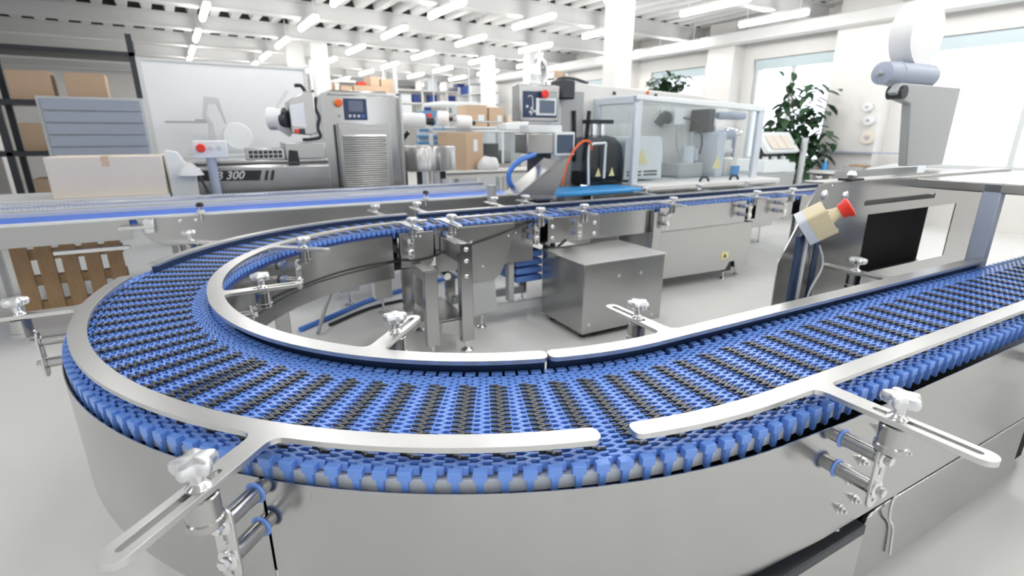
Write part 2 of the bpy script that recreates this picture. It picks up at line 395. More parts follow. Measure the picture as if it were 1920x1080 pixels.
rail(pi + 1.15, pi + 4.1, OA, OB, [pi + 1.35, pi + 2.9, pi + 3.75], 1)
rail(pi + 4.15, pi + 6.5, OA, OB, [pi + 4.6, pi + 6.1], 1)
rail(pi + .20, pi + 1.2, 1.322, 1.368, [pi + .24, pi + 1.02], -1, False)
rail(pi + 1.36, pi + 3.8, 1.322, 1.368, [pi + 1.46, pi + 2.5, pi + 3.7], -1, False)
rail(pi + 3.85, pi + 6.5, 1.322, 1.368, [pi + 4.3, pi + 5.4], -1, False)
# ---- side skirts
def skirt(t0, t1, R, z0, z1, th=.003, name='side_skirt', mt='steelh'):
    return M().plate(strip(t0, t1, R - th / 2, R + th / 2, capr=False), z0, z1).done(name, mt, conv, ang=25)
def near_skirt(t0, t1, z0, z1):
    a = [pc(t, 1.7805 + .024 * max(0, min(1, (T(-122) - t) / .75)) ** 1.5) for t in span(t0, t1, 1.78)]
    b = [pc(t, 1.7835 + .024 * max(0, min(1, (T(-122) - t) / .75)) ** 1.5) for t in span(t0, t1, 1.78)]
    M().plate([(p.x, p.y) for p in a + b[::-1]], z0, z1).done('side_skirt', 'steelh', conv, ang=25)
near_skirt(-2.9, T(-132), .48, .866)
for a, b in ((T(-132.3), T(175)), (T(174), T(137)), (T(135.5), pi)): skirt(min(a, b), max(a, b), 1.7805, .48, .866)
skirt(pi + .02, pi + 3.4, 1.7805, .60, .866); skirt(pi + 3.43, pi + 6.6, 1.7805, .60, .866)
for a, b in ((-2.9, -.02), (T(-91), T(-134)), (T(-135), T(178)), (T(177), T(98))): skirt(min(a, b), max(a, b), 1.2845, .54, .868)
skirt(pi + .16, pi + 1.05, 1.2845, .54, .895); skirt(pi + 1.75, pi + 2.42, 1.2845, .665, .895)
skirt(pi + 2.5, pi + 3.78, 1.2845, .655, .895); skirt(pi + 3.95, pi + 4.6, 1.2845, .655, .895); skirt(pi + 4.75, pi + 6.6, 1.2845, .655, .895)
# joint plates of the far straight
j = M().box(1.19, 1.74, 1.262, 1.282, .675, .9).done('joint_plate', 'steel', conv, .003)
for z in (.72, .82):
    for u in (1.235, 1.69): m = M(); m.ball((u, 1.262, z), .021, 14, 1, .6, 1); m.done('dome_bolt', 'bright', j)
j = M().plate([(-.13, .62), (.10, .62), (.13, .66), (.14, .885), (-.13, .885)], 1.24, 1.28, ax='y').done('joint_plate', 'steel', conv, .003)
for u in (-.01, .03):
    for z in (.645, .852): m = M(); m.ball((u, 1.24, z), .012, 12, 1, .6, 1); m.done('dome_bolt', 'bright', j)
# drive gusset plate hanging from the far straight
g = M().plate([(.30, .885), (.86, .885), (.80, .62), (.73, .47), (.66, .415), (.47, .415), (.40, .47), (.34, .62)], 1.262, 1.279, ax='y').done('drive_plate', 'steel', conv, .003)
for u, z in ((.56, .545), (.46, .76), (.80, .78), (.87, .80)): m = M(); m.ball((u, 1.262, z), .012, 12, 1, .6, 1); m.done('dome_bolt', 'bright', g)
# skirt bolts by the right joint
for u, z in ((.25, .565), (.32, .572), (.27, .656), (.245, .70), (.315, .704), (.37, .794), (.264, .774), (.567, .653)):
    m = M(); hexbolt(m, (u, -1.807, z), (0, -1, 0), .0115, .010); m.cyl((u, -1.81, z), (u, -1.828, z), .006, n=10); m.done('skirt_bolt', 'bright', conv)
# wear strips and under-belt carriers
for t0, t1 in ((-2.9, pi), (pi, pi + 6.6)):
    M().plate(strip(t0, t1, RO - .045, RO - .014, capr=False), .850, .884).done('wear_strip', 'white', conv)
    M().plate(strip(t0, t1, RI + .014, RI + .04, capr=False), .850, .884).done('wear_strip', 'darkblue', conv)  # inner strip coloured dark in place of shade between the lugs
    M().plate(strip(t0, t1, RI + .045, RO - .05, capr=False), .838, .842).done('slide_bed', 'darkblue', conv)  # dark bed colour stands in for depth shade under the belt slots
    M().plate(strip(t0, t1, RI - .004, RO + .002, capr=False), .60 if t0 < 0 else .68, .604 if t0 < 0 else .684).done('bottom_pan', 'dark', conv)
for t0, t1 in ((-2.9, T(98)),): M().plate(strip(t0, t1, 1.2875, 1.2925, capr=False), .78, .884).done('inner_guide', 'crate', conv)  # navy guide; its darkness partly stands in for shade behind the lugs
# legs
def leg(u, v, top=.62, w=.09, d=.05):
    L = M().box(u - w / 2, u + w / 2, v - d / 2, v - d / 2 + .006, .09, top).box(u - w / 2, u - w / 2 + .006, v - d / 2, v + d / 2, .09, top).box(u + w / 2 - .006, u + w / 2, v - d / 2, v + d / 2, .09, top).done('leg', 'steelh', conv, .002)
    M().lathe((u, v, 0), [(.0001, 0), (.045, 0), (.045, .012), (.02, .03), (.012, .034), (.012, .12), (.0001, .12)], 20).done('levelling_foot', 'bright', L)
    return L
lg = leg(.245, .90, .845, .095, .06)
M().box(.20, .29, .93, 1.27, .70, .83).done('leg_bracket', 'steel', conv, .003)
for z in (.80, .715, .60): m = M(); m.ball((.245, .869, z), .019, 14, 1, .6, 1); m.done('dome_bolt', 'bright', lg)
leg(-.02, .92, .66, .10, .05); M().box(-.06, .02, .94, 1.28, .58, .66).done('leg_bracket', 'steel', conv, .003); leg(.05, 1.47, .70, .08, .06); leg(.05, 1.75, .7, .08, .06); leg(.45, 1.75, .7, .08, .06)
leg(1.21, 1.30, .69, .07, .05); leg(1.21, 1.75, .69, .07, .05); leg(2.43, 1.25, .87, .11, .05); leg(2.43, 1.75, .68, .09, .05)
leg(5.4, 1.33, .66); leg(5.4, 1.72, .66); leg(-1.45, -.25, .5); leg(-1.15, -1.15, .5); leg(2.1, -1.66, .6); leg(2.1, -1.36, .6); leg(-1.0, 1.1, .5)
M().plate([(.05, .26), (.25, .26), (.25, .02), (.22, .10), (.17, .15), (.05, .18)], .90, .91, ax='y').done('cross_member', 'steelh', conv)
M().box(.03, .27, .93, 1.5, .25, .265).done('cross_shelf', 'steelh', conv, .004)
M().plate([(.44, .50), (.66, .50), (.70, .13), (.46, .12)], 1.27, 1.30, ax='y').done('foot_plate', 'lgrey', conv, .003)
M().box(.46, 1.2, 1.29, 1.35, .10, .17).box(.46, 1.2, 1.70, 1.76, .10, .17).done('cross_member', 'lgrey', conv, .004)
M().lathe((.55, 1.29, 0), [(.0001, 0), (.045, 0), (.045, .012), (.02, .03), (.012, .034), (.012, .12), (.0001, .12)], 20).done('levelling_foot', 'bright', conv)
for k in range(4): M().box(.93, 1.2, 1.36, 1.74, .32 + k * .075, .375 + k * .075).done('return_roller_cover', 'blue', conv, .012)
for k in range(3): M().cyl((.1 + .16 * k, 1.30, .52 - .03 * k), (.1 + .16 * k, 1.74, .52 - .03 * k), .03, n=16).done('return_roller', 'bright', conv)
M().box(.84, .89, 1.33, 1.40, .17, .56).done('upright', 'lgrey', conv, .004)
# cables along the skirt
def smooth(pts, n=8):
    P = [Vector(p) for p in pts]; P = [P[0]] + P + [P[-1]]; out = []
    for i in range(1, len(P) - 2):
        for k in range(n):
            t = k / n; a, b, c, d = P[i - 1], P[i], P[i + 1], P[i + 2]
            out.append(.5 * ((2 * b) + (c - a) * t + (2 * a - 5 * b + 4 * c - d) * t * t + (3 * b - a - 3 * c + d) * t ** 3))
    return out + [P[-2]]
def arcp(deg, R, z): a = radians(deg); return (R * cos(a), R * sin(a), z)
M().tube(smooth([arcp(-160, 1.27, .55), arcp(-172, 1.265, .60), arcp(178, 1.262, .645), arcp(160, 1.262, .655), arcp(130, 1.262, .66), arcp(100, 1.262, .672), (-.13, 1.225, .685), (.0, 1.22, .672), (.14, 1.235, .69), (.28, 1.25, .74), (.45, 1.245, .745), (.7, 1.25, .80), (.95, 1.262, .865), (1.1, 1.268, .885)]), .0065, 8).done('cable', 'black', conv)
M().cyl((1.25, 1.268, .67), (1.25, 1.262, .16), .02, n=10).tube([(1.12, 1.26, .69), (1.25, 1.25, .62), (1.38, 1.26, .69)], .012, 8).done('cable', 'black', conv)

# ================================================================== BELT of rigid modules
TP = .0205; NT = 21; Y0 = -(NT - 1) * TP / 2
def ribbon(y0, n, a, hw, c, tipw, ext=0.):
    """closed plan outline of the zig-zag ribbon with alternate fingers (x along travel, y across)"""
    up = []; dn = []
    for k in range(n):
        y = y0 + k * TP
        # forward finger at y, backward finger at y+TP/2
        up += [(c + hw * .2, y - TP * .36), (c + hw, y - tipw * 1.05), (a - .003, y - tipw), (a, y - tipw * .55), (a, y + tipw * .55), (a - .003, y + tipw), (c + hw, y + tipw * 1.05), (c + hw * .2, y + TP * .36), (-c + hw * 1.25, y + TP * .5)]
        dn += [(c - hw * 1.25, y), (-c - hw * .2, y + TP * .14), (-c - hw, y + TP * .5 - tipw * 1.05), (-a + .003, y + TP * .5 - tipw), (-a, y + TP * .5 - tipw * .55), (-a, y + TP * .5 + tipw * .55), (-a + .003, y + TP * .5 + tipw), (-c - hw, y + TP * .5 + tipw * 1.05), (-c - hw * .2, y + TP * .86)]
    return up + [(0, y0 + n * TP - TP * .30)] + dn[::-1] + [(0, y0 - TP * .42)]
def inset(poly, d):
    n = len(poly); A = sum(poly[i][0] * poly[(i + 1) % n][1] - poly[(i + 1) % n][0] * poly[i][1] for i in range(n)); sg = 1 if A > 0 else -1
    out = []
    for i in range(n):
        p, q, r = Vector(poly[i - 1]), Vector(poly[i]), Vector(poly[(i + 1) % n])
        e1 = (q - p).normalized(); e2 = (r - q).normalized(); n1 = Vector((-e1.y, e1.x)) * sg; n2 = Vector((-e2.y, e2.x)) * sg
        b = (n1 + n2); b = b.normalized() if b.length > 1e-6 else n1
        out.append(tuple(q + b * d / max(.5, b.dot(n1))))
    return out
def solid(m, poly, z0, z1, ch):
    """prism with a chamfered top edge"""
    top = inset(poly, ch); tmp = bmesh.new(); vs = [tmp.verts.new((x, y, 0)) for x, y in top]
    E = [tmp.edges.new((vs[i], vs[(i + 1) % len(vs)])) for i in range(len(vs))]
    bmesh.ops.triangle_fill(tmp, use_beauty=True, edges=E); tmp.verts.index_update()
    T_ = [m.bm.verts.new((x, y, z1)) for x, y in top]; K = [m.bm.verts.new((x, y, z1 - ch)) for x, y in poly]; B = [m.bm.verts.new((x, y, z0)) for x, y in poly]
    for f in tmp.faces: m._f([T_[v.index] for v in f.verts])
    n = len(poly)
    for i in range(n): j = (i + 1) % n; m._f([T_[i], K[i], K[j], T_[j]]); m._f([K[i], B[i], B[j], K[j]])
    tmp.free()
ZT = .910
def module(detail=True):
    m = M()
    solid(m, ribbon(Y0, NT, .0290, .0027, .0050, .0041), .890, ZT, .0013 if detail else .0008)
    m.box(-.006, .006, Y0 + .004, -Y0 - .004, .876, .889)                               # hinge bar below
    for s in (-1, 1):                                                                     # edge lugs riding the wear strip
        y = s * (RO - RC) - s * .010
        m.box(-.0045, .0045, min(y, y - s * .026), max(y, y - s * .026), .886, .9085)
        m.rings([[(a * .0155, y + b * .010, z) for a, b in ((-1, -1), (1, -1), (1, 1), (-1, 1))] for z in (.8885, .909)] + [[(a * .0142, y + b * .0088, .9105) for a, b in ((-1, -1), (1, -1), (1, 1), (-1, 1))]])
        m.rings([[(a * w_, y + s * .002 + b * d_, z) for a, b in ((-1, -1), (1, -1), (1, 1), (-1, 1))] for z, w_, d_ in ((.846, .0062, .005), (.878, .0078, .007), (.8886, .0090, .008))])
    return m
def rubber():
    m = M(); n = NT - 6
    solid(m, ribbon(Y0 + 3 * TP, n, .0255, .0019, .0070, .0027), ZT - .002, ZT + .0056, .0008)
    solid(m, ribbon(Y0 + (n + 3.55) * TP, 1, .0250, .0019, .0070, .0027), ZT - .002, ZT + .0056, .0008)
    return m
belt = thing('conveyor_belt', 'blue plastic modular chain belt with dark grey rubber grips around the bend', 'conveyor belt', 0, -1.5, .85)
BB = BASE[belt.name][0]
MODM = module().mesh('belt_module', 'blue'); RUBM = rubber().mesh('rubber_grip', 'rubber')
bmr = bmesh.new(); bmr.from_mesh(RUBM)
PINM = M().cyl((.024, Y0 - .002, .900), (.024, -Y0 + .002, .900), .0022, n=6).mesh('hinge_pin', 'bright')
rows = []; N0 = 62
for i in range(-N0, 103): rows.append(i)
def row_t(i):
    return i * PS if i < 0 else (i * PIT if i * PIT <= pi else pi + (i * PIT - pi) * RO)
allrows = [(i, row_t(i)) for i in range(-N0, 103 + 125)]
cx, cy, ca = FR['C']; cfw = camo.matrix_basis
def view(t):
    p = pc(t, RC); wx, wy, _ = to_world('C', p.x, p.y); return math.hypot(wx, wy), (sin(PH) * wx + cos(PH) * wy), (cos(PH) * wx - sin(PH) * wy)
def seen(t): d, f, s = view(t); return f > .25 and abs(s) < f * 1.15 + .35
ranked = sorted([r for r in allrows if seen(r[1])], key=lambda r: view(r[1])[0])
near = set(r[0] for r in ranked[:100])
def is_grip(i): return (i % 2 == 0) if i < 33 else (i % 2 == 1)
far = M(); FM = module(False); FMm = FM.mesh('far_module', 'blue')
for i, t in allrows:
    p = pc(t, RC); r = radial(t); rz = math.atan2(r.y, r.x) - pi / 2
    if i in near:
        o = bpy.data.objects.new('belt_module', MODM); COL.objects.link(o); o.parent = belt
        o.location = Vector((p.x, p.y, 0)) - BB; o.rotation_euler = (0, 0, rz)
        if is_grip(i):
            q = bpy.data.objects.new('rubber_grip', RUBM); COL.objects.link(q); q.parent = o; q['label'] = 'dark grey rubber grip strip on the module'
        q = bpy.data.objects.new('hinge_pin', PINM); COL.objects.link(q); q.parent = o
    else:
        mx = Matrix.Translation((p.x, p.y, 0)) @ Matrix.Rotation(rz, 4, 'Z')
        k = len(far.bm.verts); fk = len(far.bm.faces)
        far.bm.from_mesh(FMm); far.bm.verts.ensure_lookup_table(); bmesh.ops.transform(far.bm, matrix=mx, verts=far.bm.verts[k:])
        if is_grip(i):
            k = len(far.bm.verts); fk = len(far.bm.faces)
            far.bm.from_mesh(RUBM); far.bm.verts.ensure_lookup_table(); far.bm.faces.ensure_lookup_table()
            bmesh.ops.transform(far.bm, matrix=mx, verts=far.bm.verts[k:])
            for f in far.bm.faces[fk:]: f.material_index = 1
far.done('belt_module_run', ['blue', 'rubber'], belt, kind='stuff')

# ================================================================== THINGS UNDER AND AROUND THE BEND
def foot(parent, u, v, h=.12, r=.04, name='levelling_foot'):
    return M().lathe((u, v, 0), [(.0001, 0), (r, 0), (r, .012), (.018, .028), (.011, .034), (.011, h), (.0001, h)], 18).done(name, 'bright', parent)
def dome(parent, p, d, r=.012, name='dome_bolt', mt='bright'):
    k = [.55 if abs(c) > .5 else 1 for c in d]
    return M().ball(p, r, 12, *k).done(name, mt, parent)
hb = thing('drive_housing', 'stainless steel box with flat brightened top standing under the far conveyor run', 'metal box', 1.54, .93, 0)
M().plate([(.625, .055), (.625, .63), (1.245, .635), (1.245, .055)], 1.125, 1.955, ax='x').done('housing_shell', 'steelh', hb, .006)
for u, z in ((1.47, .50), (1.70, .50), (1.19, .13), (1.86, .11)): dome(hb, (u, .625, z), (0, 1, 0), .014)
M().box(1.115, 1.965, .615, 1.25, .630, .640).done('lid', 'rail', hb, .003, label='flat sheet lid with ceiling light put in its colour')  # brighter steel here stands in for the ceiling light it reflects
for u in (1.2, 1.88):
    for v in (.72, 1.16): M().cyl((u, v, 0), (u, v, .06), .03, n=14).done('foot', 'black', hb)
cb = thing('floor_cabinet', 'long low stainless cabinet on feet beneath the far conveyor run', 'cabinet', 3.2, 1.5, 0)
M().plate([(2.46, .145), (3.60, .125), (3.66, .21), (3.74, .21), (3.76, .125), (3.97, .125), (3.97, .648), (2.46, .648)], 1.31, 1.76, ax='y').done('cabinet_body', 'steel', cb, .006)
M().box(3.50, 3.62, 1.306, 1.312, .255, .335).done('hazard_sticker', 'yellow', cb, label='pale yellow square warning sticker')
M().plate([(3.535, .272), (3.585, .272), (3.56, .318)], 1.303, 1.307, ax='y').done('hazard_symbol', 'dark', cb)
M().box(3.60, 3.74, 1.34, 1.50, .09, .20).done('castor_block', 'black', cb, .01)
for u, v in ((2.6, 1.4), (2.6, 1.7), (3.63, 1.36), (3.90, 1.40), (3.9, 1.7)): foot(cb, u, v, .14)
# ================================================================== BACK STRAIGHT CONVEYOR
bk = thing('straight_conveyor', 'straight stainless conveyor with smooth blue belt running behind the bend', 'conveyor', 0, 3.1, 0)
M().plate([(-1.93, .905), (1.8, .905), (1.8, .68), (-1.66, .655), (-1.76, .665), (-1.84, .70), (-1.89, .76)], 2.83, 2.836, ax='y').done('side_panel', 'steel', bk, .002)
M().box(-1.93, 1.8, 3.40, 3.406, .66, .905).done('side_panel', 'steel', bk, .002)
M().box(-5.2, -1.98, 2.83, 2.836, .74, .905).box(-5.2, -1.98, 3.40, 3.406, .74, .905).done('side_panel', 'steel', bk, .002)
M().box(-5.2, 1.8, 2.822, 2.852, .903, .928).done('edge_bar', 'white', bk, .004)
M().box(-5.2, 1.8, 3.40, 3.44, .903, .945).done('edge_bar', 'lgrey', bk, .004)
m = M(); m.box(-5.2, 1.6, 3.455, 3.462, .945, 1.015)
m.done('mesh_guard', 'paint', bk, label='light grey slatted side guard')
m = M()
for i in range(230): m.box(-5.15 + i * .029, -5.133 + i * .029, 3.447, 3.455, .95, 1.022)
m.done('guard_slats', 'white', bk)
M().box(-5.2, 1.6, 3.440, 3.468, .985, 1.005).done('guard_bar', 'bright', bk, .002)
for u in (-1.62, -1.50): dome(bk, (u, 2.83, .868), (0, 1, 0), .02)
M().box(-2.05, -1.8, 2.72, 2.80, .835, .86).done('slotted_arm', 'rail', bk, .004)
M().box(-1.88, -1.80, 2.74, 2.83, .79, .905).done('clamp_block', 'cast', bk, .01)
M().box(-2.5, -2.0, 2.75, 2.80, .67, .70).done('cross_arm', 'rail', bk, .004)
for u in (-1.45, .62):
    g = M().cyl((u, 2.80, .86), (u, 2.80, .985), .014, n=12).done('guide_post', 'bright', bk)
    M().lathe((u, 2.80, .925), [(.0001, 0), (.03, 0), (.03, .03), (.0001, .03)], 16).done('post_collar', 'white', g, .003)
    M().lathe((u, 2.80, .985), [(.0001, 0), (.03, 0), (.034, .012), (.022, .035), (.0001, .035)], 10).done('post_knob', 'black', g)
for u, d in ((-1.5, -.08), (-1.28, -.35), (.9, 0), (-3.6, 0)):
    M().cyl((u, 2.95, .68), (u + d, 2.95, .02), .018, n=10).cyl((u, 3.3, .68), (u + d, 3.3, .02), .018, n=10).done('leg', 'dark', bk)
M().cyl((1.36, 2.72, .86), (1.36, 2.72, 1.05), .052, n=20).done('drive_motor', 'grey', bk, .004)
M().box(1.30, 1.42, 2.66, 2.84, .80, .86).done('motor_bracket', 'steel', bk, .004)
solo(M().box(-5.2, 1.8, 2.856, 3.398, .86, .907), 'flat_belt', 'bluebelt', 'smooth blue belt lying on the straight conveyor behind the bend', 'conveyor belt', (-1, 3.1, .86), bevel=.004)
# floor clutter seen through the bend: white trestle, grey strut, blue pipes
tr = thing('trestle', 'white boxy trestle with two angled legs behind the bend', 'trestle', -.25, 2.3, 0)
M().plate([(-.18, .16), (-.02, .16), (-.02, .36), (-.22, .60), (-.36, .60), (-.18, .33)], 1.98, 2.12, ax='y').done('leg', 'paint', tr, .006)
M().box(-.42, -.24, 2.35, 2.5, .16, .58).done('leg', 'lgrey', tr, .006)
M().box(-.42, .55, 2.2, 2.55, .585, .62).done('top_beam', 'paint', tr, .006)
for u, v in ((-.1, 2.05), (-.33, 2.42)): foot(tr, u, v, .18, .045)
solo(M().tube(smooth([(-.72, 1.76, .02), (-.55, 2.05, .25), (-.30, 2.3, .50)], 6), .016, 10), 'strut', 'grey', 'slanted grey round strut rising from the floor inside the bend', 'strut', (-.72, 1.76, 0))
solo(M().tube(smooth([(-.84, 1.92, .02), (-.45, 2.2, .02), (-.1, 2.45, .02), (.6, 2.75, .02), (1.2, 2.9, .02)], 5), .022, 10), 'floor_pipe', 'hose', 'blue pipe lying on the floor behind the trestle', 'pipe', (-.84, 1.92, 0))
solo(M().tube(smooth([(-.6, 1.93, .016), (-.2, 2.2, .016), (.2, 2.3, .016)], 5), .016, 8), 'floor_cable', 'black', 'black cable lying on the floor in front of the blue pipe', 'cable', (-.6, 1.93, 0))
solo(M().tube(smooth([(-.95, 3.0, .5), (-.9, 2.8, .16), (-.7, 2.75, .12), (.1, 3.3, .12)], 6), .018, 8), 'bent_rail', 'lgrey', 'pale grey bent tube frame low on the floor left of the trestle', 'tube', (-.9, 2.8, .1))
# pallet at far left under the straight conveyor
pl = thing('pallet', 'wooden pallet standing on edge under the left end of the straight conveyor', 'pallet', -2.6, 3.6, 0)
for i in range(5): M().box(-3.0 + i * .17, -2.88 + i * .17, 3.55, 3.575, 0, .62).done('board', 'wood', pl, .003)
for z in (.06, .30, .54): M().box(-3.0, -2.2, 3.575, 3.66, z - .045, z + .045).done('stringer', 'wood', pl, .003)
# ================================================================== RIGHT MACHINE
rm = thing('infeed_machine', 'grey sheet steel machine straddling the near belt at right', 'machine', 2.2, -.9, 0)
out = [(1.172, 0.1), (1.165, .985), (1.205, 1.045), (1.338, 1.271), (1.395, 1.352), (1.44, 1.358), (3.6, 1.358), (3.6, .1)]
hole = [(1.90, .83), (2.9, .83), (2.9, 1.172), (1.89, 1.172)]
M().plate(out, -.905, -.899, [hole, rrect(1.83, 2.6, 1.222, 1.252, .0148)], ax='y').done('side_plate', 'steelh', rm, label='grey steel plate with chamfered corner, slot and square opening')
M().box(1.44, 3.6, -.90, -.80, 1.352, 1.366).done('top_flange', 'steel', rm, .003)
M().box(2.5, 3.6, -.34, -.335, .1, 1.35).done('side_plate', 'grey', rm)
M().box(1.86, 2.95, -.74, -.72, .74, 1.21).box(1.86, 1.875, -.898, -.74, .74, 1.21).box(1.86, 2.95, -.898, -.74, 1.19, 1.21).box(1.86, 2.95, -.898, -.74, .74, .76).done('shade_lining', 'shade_black', rm)  # black box added behind the opening to paint its dark interior
m = M()
for i in range(6):
    for k in range(3):
        if (i + k) % 4 != 3: m.cbox((1.96 + k * .055 + .008 * i, -.744, 1.13 - i * .034), (.036, .006, .016))
m.done('vent_pattern', 'white', rm)
for u, z, r in ((1.45, 1.305, .026), (1.635, 1.292, .024), (1.645, 1.255, .016), (1.505, 1.345, .007)): dome(rm, (u, -.905, z), (0, 1, 0), r, 'dome_nut')
M().box(1.62, 1.74, -.93, -.86, 1.364, 1.378).done('sensor_block', 'black', rm, .004)
M().lathe((1.68, -.895, 1.378), [(.0001, 0), (.02, 0), (.024, .015), (.016, .034), (.0001, .036)], 10).done('sensor_knob', 'cast', rm)
m = M(); m.box(1.092, 1.235, -1.045, -1.035, .12, 1.16)
m.done('post_web', 'steelh', rm, .002)
M().box(1.075, 1.115, -1.05, -1.03, .12, 1.15).box(1.205, 1.245, -1.05, -1.03, .12, 1.12).done('post_profile', 'navy', rm, .003)
M().box(1.115, 1.13, -1.06, -1.045, .12, 1.15).done('post_profile', 'lgrey', rm, .003)
M().tube(smooth([(1.20, -1.07, 1.1), (1.235, -1.08, 1.0), (1.17, -1.08, .88), (1.15, -1.07, .7)], 8), .0055, 8).done('cable', 'lgrey', rm)
for z in (.84, .78): dome(rm, (1.10, -1.062, z), (0, 1, 0), .01)
M().box(2.32, 2.38, -1.30, -1.22, .86, 1.35).done('guard_post', 'lilac', rm, .006)
M().box(2.32, 3.6, -2.16, -.90, 1.30, 1.352).done('hood_top', 'steelh', rm, .006)
M().plate(rect(2.32, 3.6, .3, 1.34), -2.17, -2.16, [rrect(2.45, 3.4, .97, 1.25, .03)], ax='y').done('hood_side', 'steelh', rm)
for u, v in ((1.3, -.86), (3.5, -.86), (3.5, -.4), (2.55, -.4), (2.4, -2.1), (3.5, -2.1)):
    M().box(u - .03, u + .03, v - .03, v + .03, .02, .32).done('leg', 'steel', rm, .003)
# machine frame under the near belt at lower right
fr_ = thing('support_trolley', 'dark steel trolley frame under the near right run', 'trolley', 1.0, -1.6, 0)
M().box(-.25, .40, -1.825, -1.2, .42, .455).done('deck', 'dark', fr_, .005)
M().box(-.25, .40, -1.822, -1.818, .05, .419).done('front_panel', 'steel', fr_, .0015)
M().lathe((.30, -1.79, .455), [(.0001, .006), (.008, .006), (.010, 0), (.0001, 0)], 12).done('deck_screw', 'bright', fr_)
M().plate([(.57, .05), (1.9, .05), (1.9, .36), (.66, .36), (.60, .35), (.57, .32)], -1.75, -1.735, ax='y').done('rounded_panel', 'steelh', fr_, .006)
M().box(.44, 2.2, -1.70, -1.68, .02, .60).done('shade_panel', 'shade_black', fr_, .004)  # black sheet stands in for the shaded interior below the skirt
for u in (-.18, .34):
    for v in (-1.77, -1.25): M().box(u - .03, u + .03, v - .03, v + .03, .0, .4).done('leg', 'dark', fr_, .003)
solo(M().tube(smooth([(.85, -1.72, .42), (.75, -1.75, .40), (.695, -1.765, .36), (.71, -1.765, .30), (.77, -1.76, .23), (.80, -1.76, .10)], 8), .0045, 8), 'loose_cable', 'white', 'thin white cable looping beside the dark trolley at lower right', 'cable', (.75, -1.76, .1))
# emergency stop box on the post
es = thing('emergency_stop', 'ivory box with big red mushroom button on post of the right machine', 'emergency stop', 1.15, -1.12, 1.1)
ax = Vector((.39, -.55, .46)).normalized(); tp = Vector((-.44, .24, .84)); tp = (tp - ax * tp.dot(ax)).normalized(); sd = tp.cross(ax)
mx = Matrix((sd, tp, ax)).transposed().to_4x4(); mx.translation = Vector((1.135, -1.075, 1.212)); K = .80
def eb(h, z0, z1): return M().plate(rrect(-h * K, h * K, -.92 * h * K, .92 * h * K, .012), z0 * K, z1 * K, mtx=mx)
eb(.085, -.03, .072).done('cover', 'bone', es, .006, label='ivory plastic cover')
eb(.085, -.078, -.0305).done('rear_box', 'pale', es, .006, label='pale grey back half')
for a, b in ((-.068, -.06), (.068, -.06), (-.068, .06), (.068, .06)): M().lathe_axis(mx @ Vector((a * K, b * K, .070 * K)), mx @ Vector((a * K, b * K, .078 * K)), [(0, .006), (1, .005)], 10).done('cover_screw', 'grey', es)
M().lathe_axis(mx @ Vector((0, 0, .07 * K)), mx @ Vector((0, 0, .132 * K)), [(0, .036), (.15, .033), (.5, .027), (1, .025)], 24).done('collar', 'bone', es)
M().lathe_axis(mx @ Vector((0, 0, .125 * K)), mx @ Vector((0, 0, .185 * K)), [(0, .024), (.05, .033), (.45, .036), (.7, .044), (.9, .044), (1, .037)], 28).done('mushroom_button', 'red', es)
# label applicator at upper right
la = thing('label_applicator', 'grey motor head on dark bracket rising above the right machine', 'machine head', 3.2, -.4, 1.36)
M().lathe_axis((2.90, -.30, 2.0), (3.45, -.34, 2.0), [(0, .05), (.02, .075), (.25, .08), (.26, .085), (.28, .085), (.29, .08), (1, .08)], 20).done('motor', 'lilac', la)
M().lathe_axis((2.86, -.30, 2.0), (2.90, -.30, 2.0), [(0, .012), (1, .02)], 10).done('shaft', 'grey', la)
M().plate([(3.25, 1.366), (3.8, 1.366), (3.8, 1.93), (2.96, 1.93), (2.90, 1.87), (2.98, 1.82), (3.12, 1.80)], -.42, -.36, ax='y').done('bracket', 'grey', la, .008)
M().lathe_axis((2.97, -.44, 1.87), (2.97, -.34, 1.87), [(0, .045), (1, .045)], 16).done('roller', 'dark', la)
# film reel on top of the applicator (past the photo edge)
M().lathe_axis((3.32, -.34, 2.28), (3.32, -.20, 2.28), [(0, .22), (1, .22)], 36).done('film_reel', 'film', la)

# ================================================================== TRAY SEALER (left middle)
ts = thing('tray_sealer', 'tall stainless tray sealing machine with louvred door and small dark display', 'machine', .1, 4.5, 0)
body = [(-.14, 4.2), (.74, 4.2)] + [(.74 + .14 * sin(radians(a)), 4.34 - .14 * cos(radians(a))) for a in range(10, 91, 10)] + [(.88, 4.95), (-.14, 4.95)]
M().plate(body, .12, 2.03).done('tower', 'steelh', ts, .012)
M().plate([(-.02, 4.32), (.70, 4.32), (.70, 4.95), (-.02, 4.95)], 2.03, 2.10).done('tower_cap', 'steelh', ts, .02)
M().box(.03, .665, 4.17, 4.20, .20, 1.715).done('door_frame', 'steel', ts, .006)
d = M().box(.05, .645, 4.155, 4.172, .22, 1.66).done('door', 'steel', ts, .004, label='stainless door with rows of louvre slots')
m = M()
for i in range(48):
    z = .30 + i * .027
    m.plate([(4.158, z), (4.138, z - .002), (4.156, z + .017)], .065, .60, ax='x')
m.done('louvres', 'steel', d)
M().box(-.012, .008, 4.16, 4.20, .3, 1.70).done('door_hinge', 'dark', ts, .004)
p = M().box(.125, .395, 4.178, 4.198, 1.755, 2.0).done('display', 'navy', ts, .006)
M().box(.175, .345, 4.172, 4.18, 1.85, 1.975).done('display_screen', 'screenb', p, .002)
for k in range(4): M().box(.17 + k * .052, .20 + k * .052, 4.172, 4.18, 1.785, 1.815).done('display_key', 'lgrey' if k != 3 else 'hose', p, .003)
M().lathe_axis((.06, 4.2, 1.945), (.06, 4.185, 1.945), [(0, .05), (1, .05)], 20).done('knob_plate', 'yellow', ts)
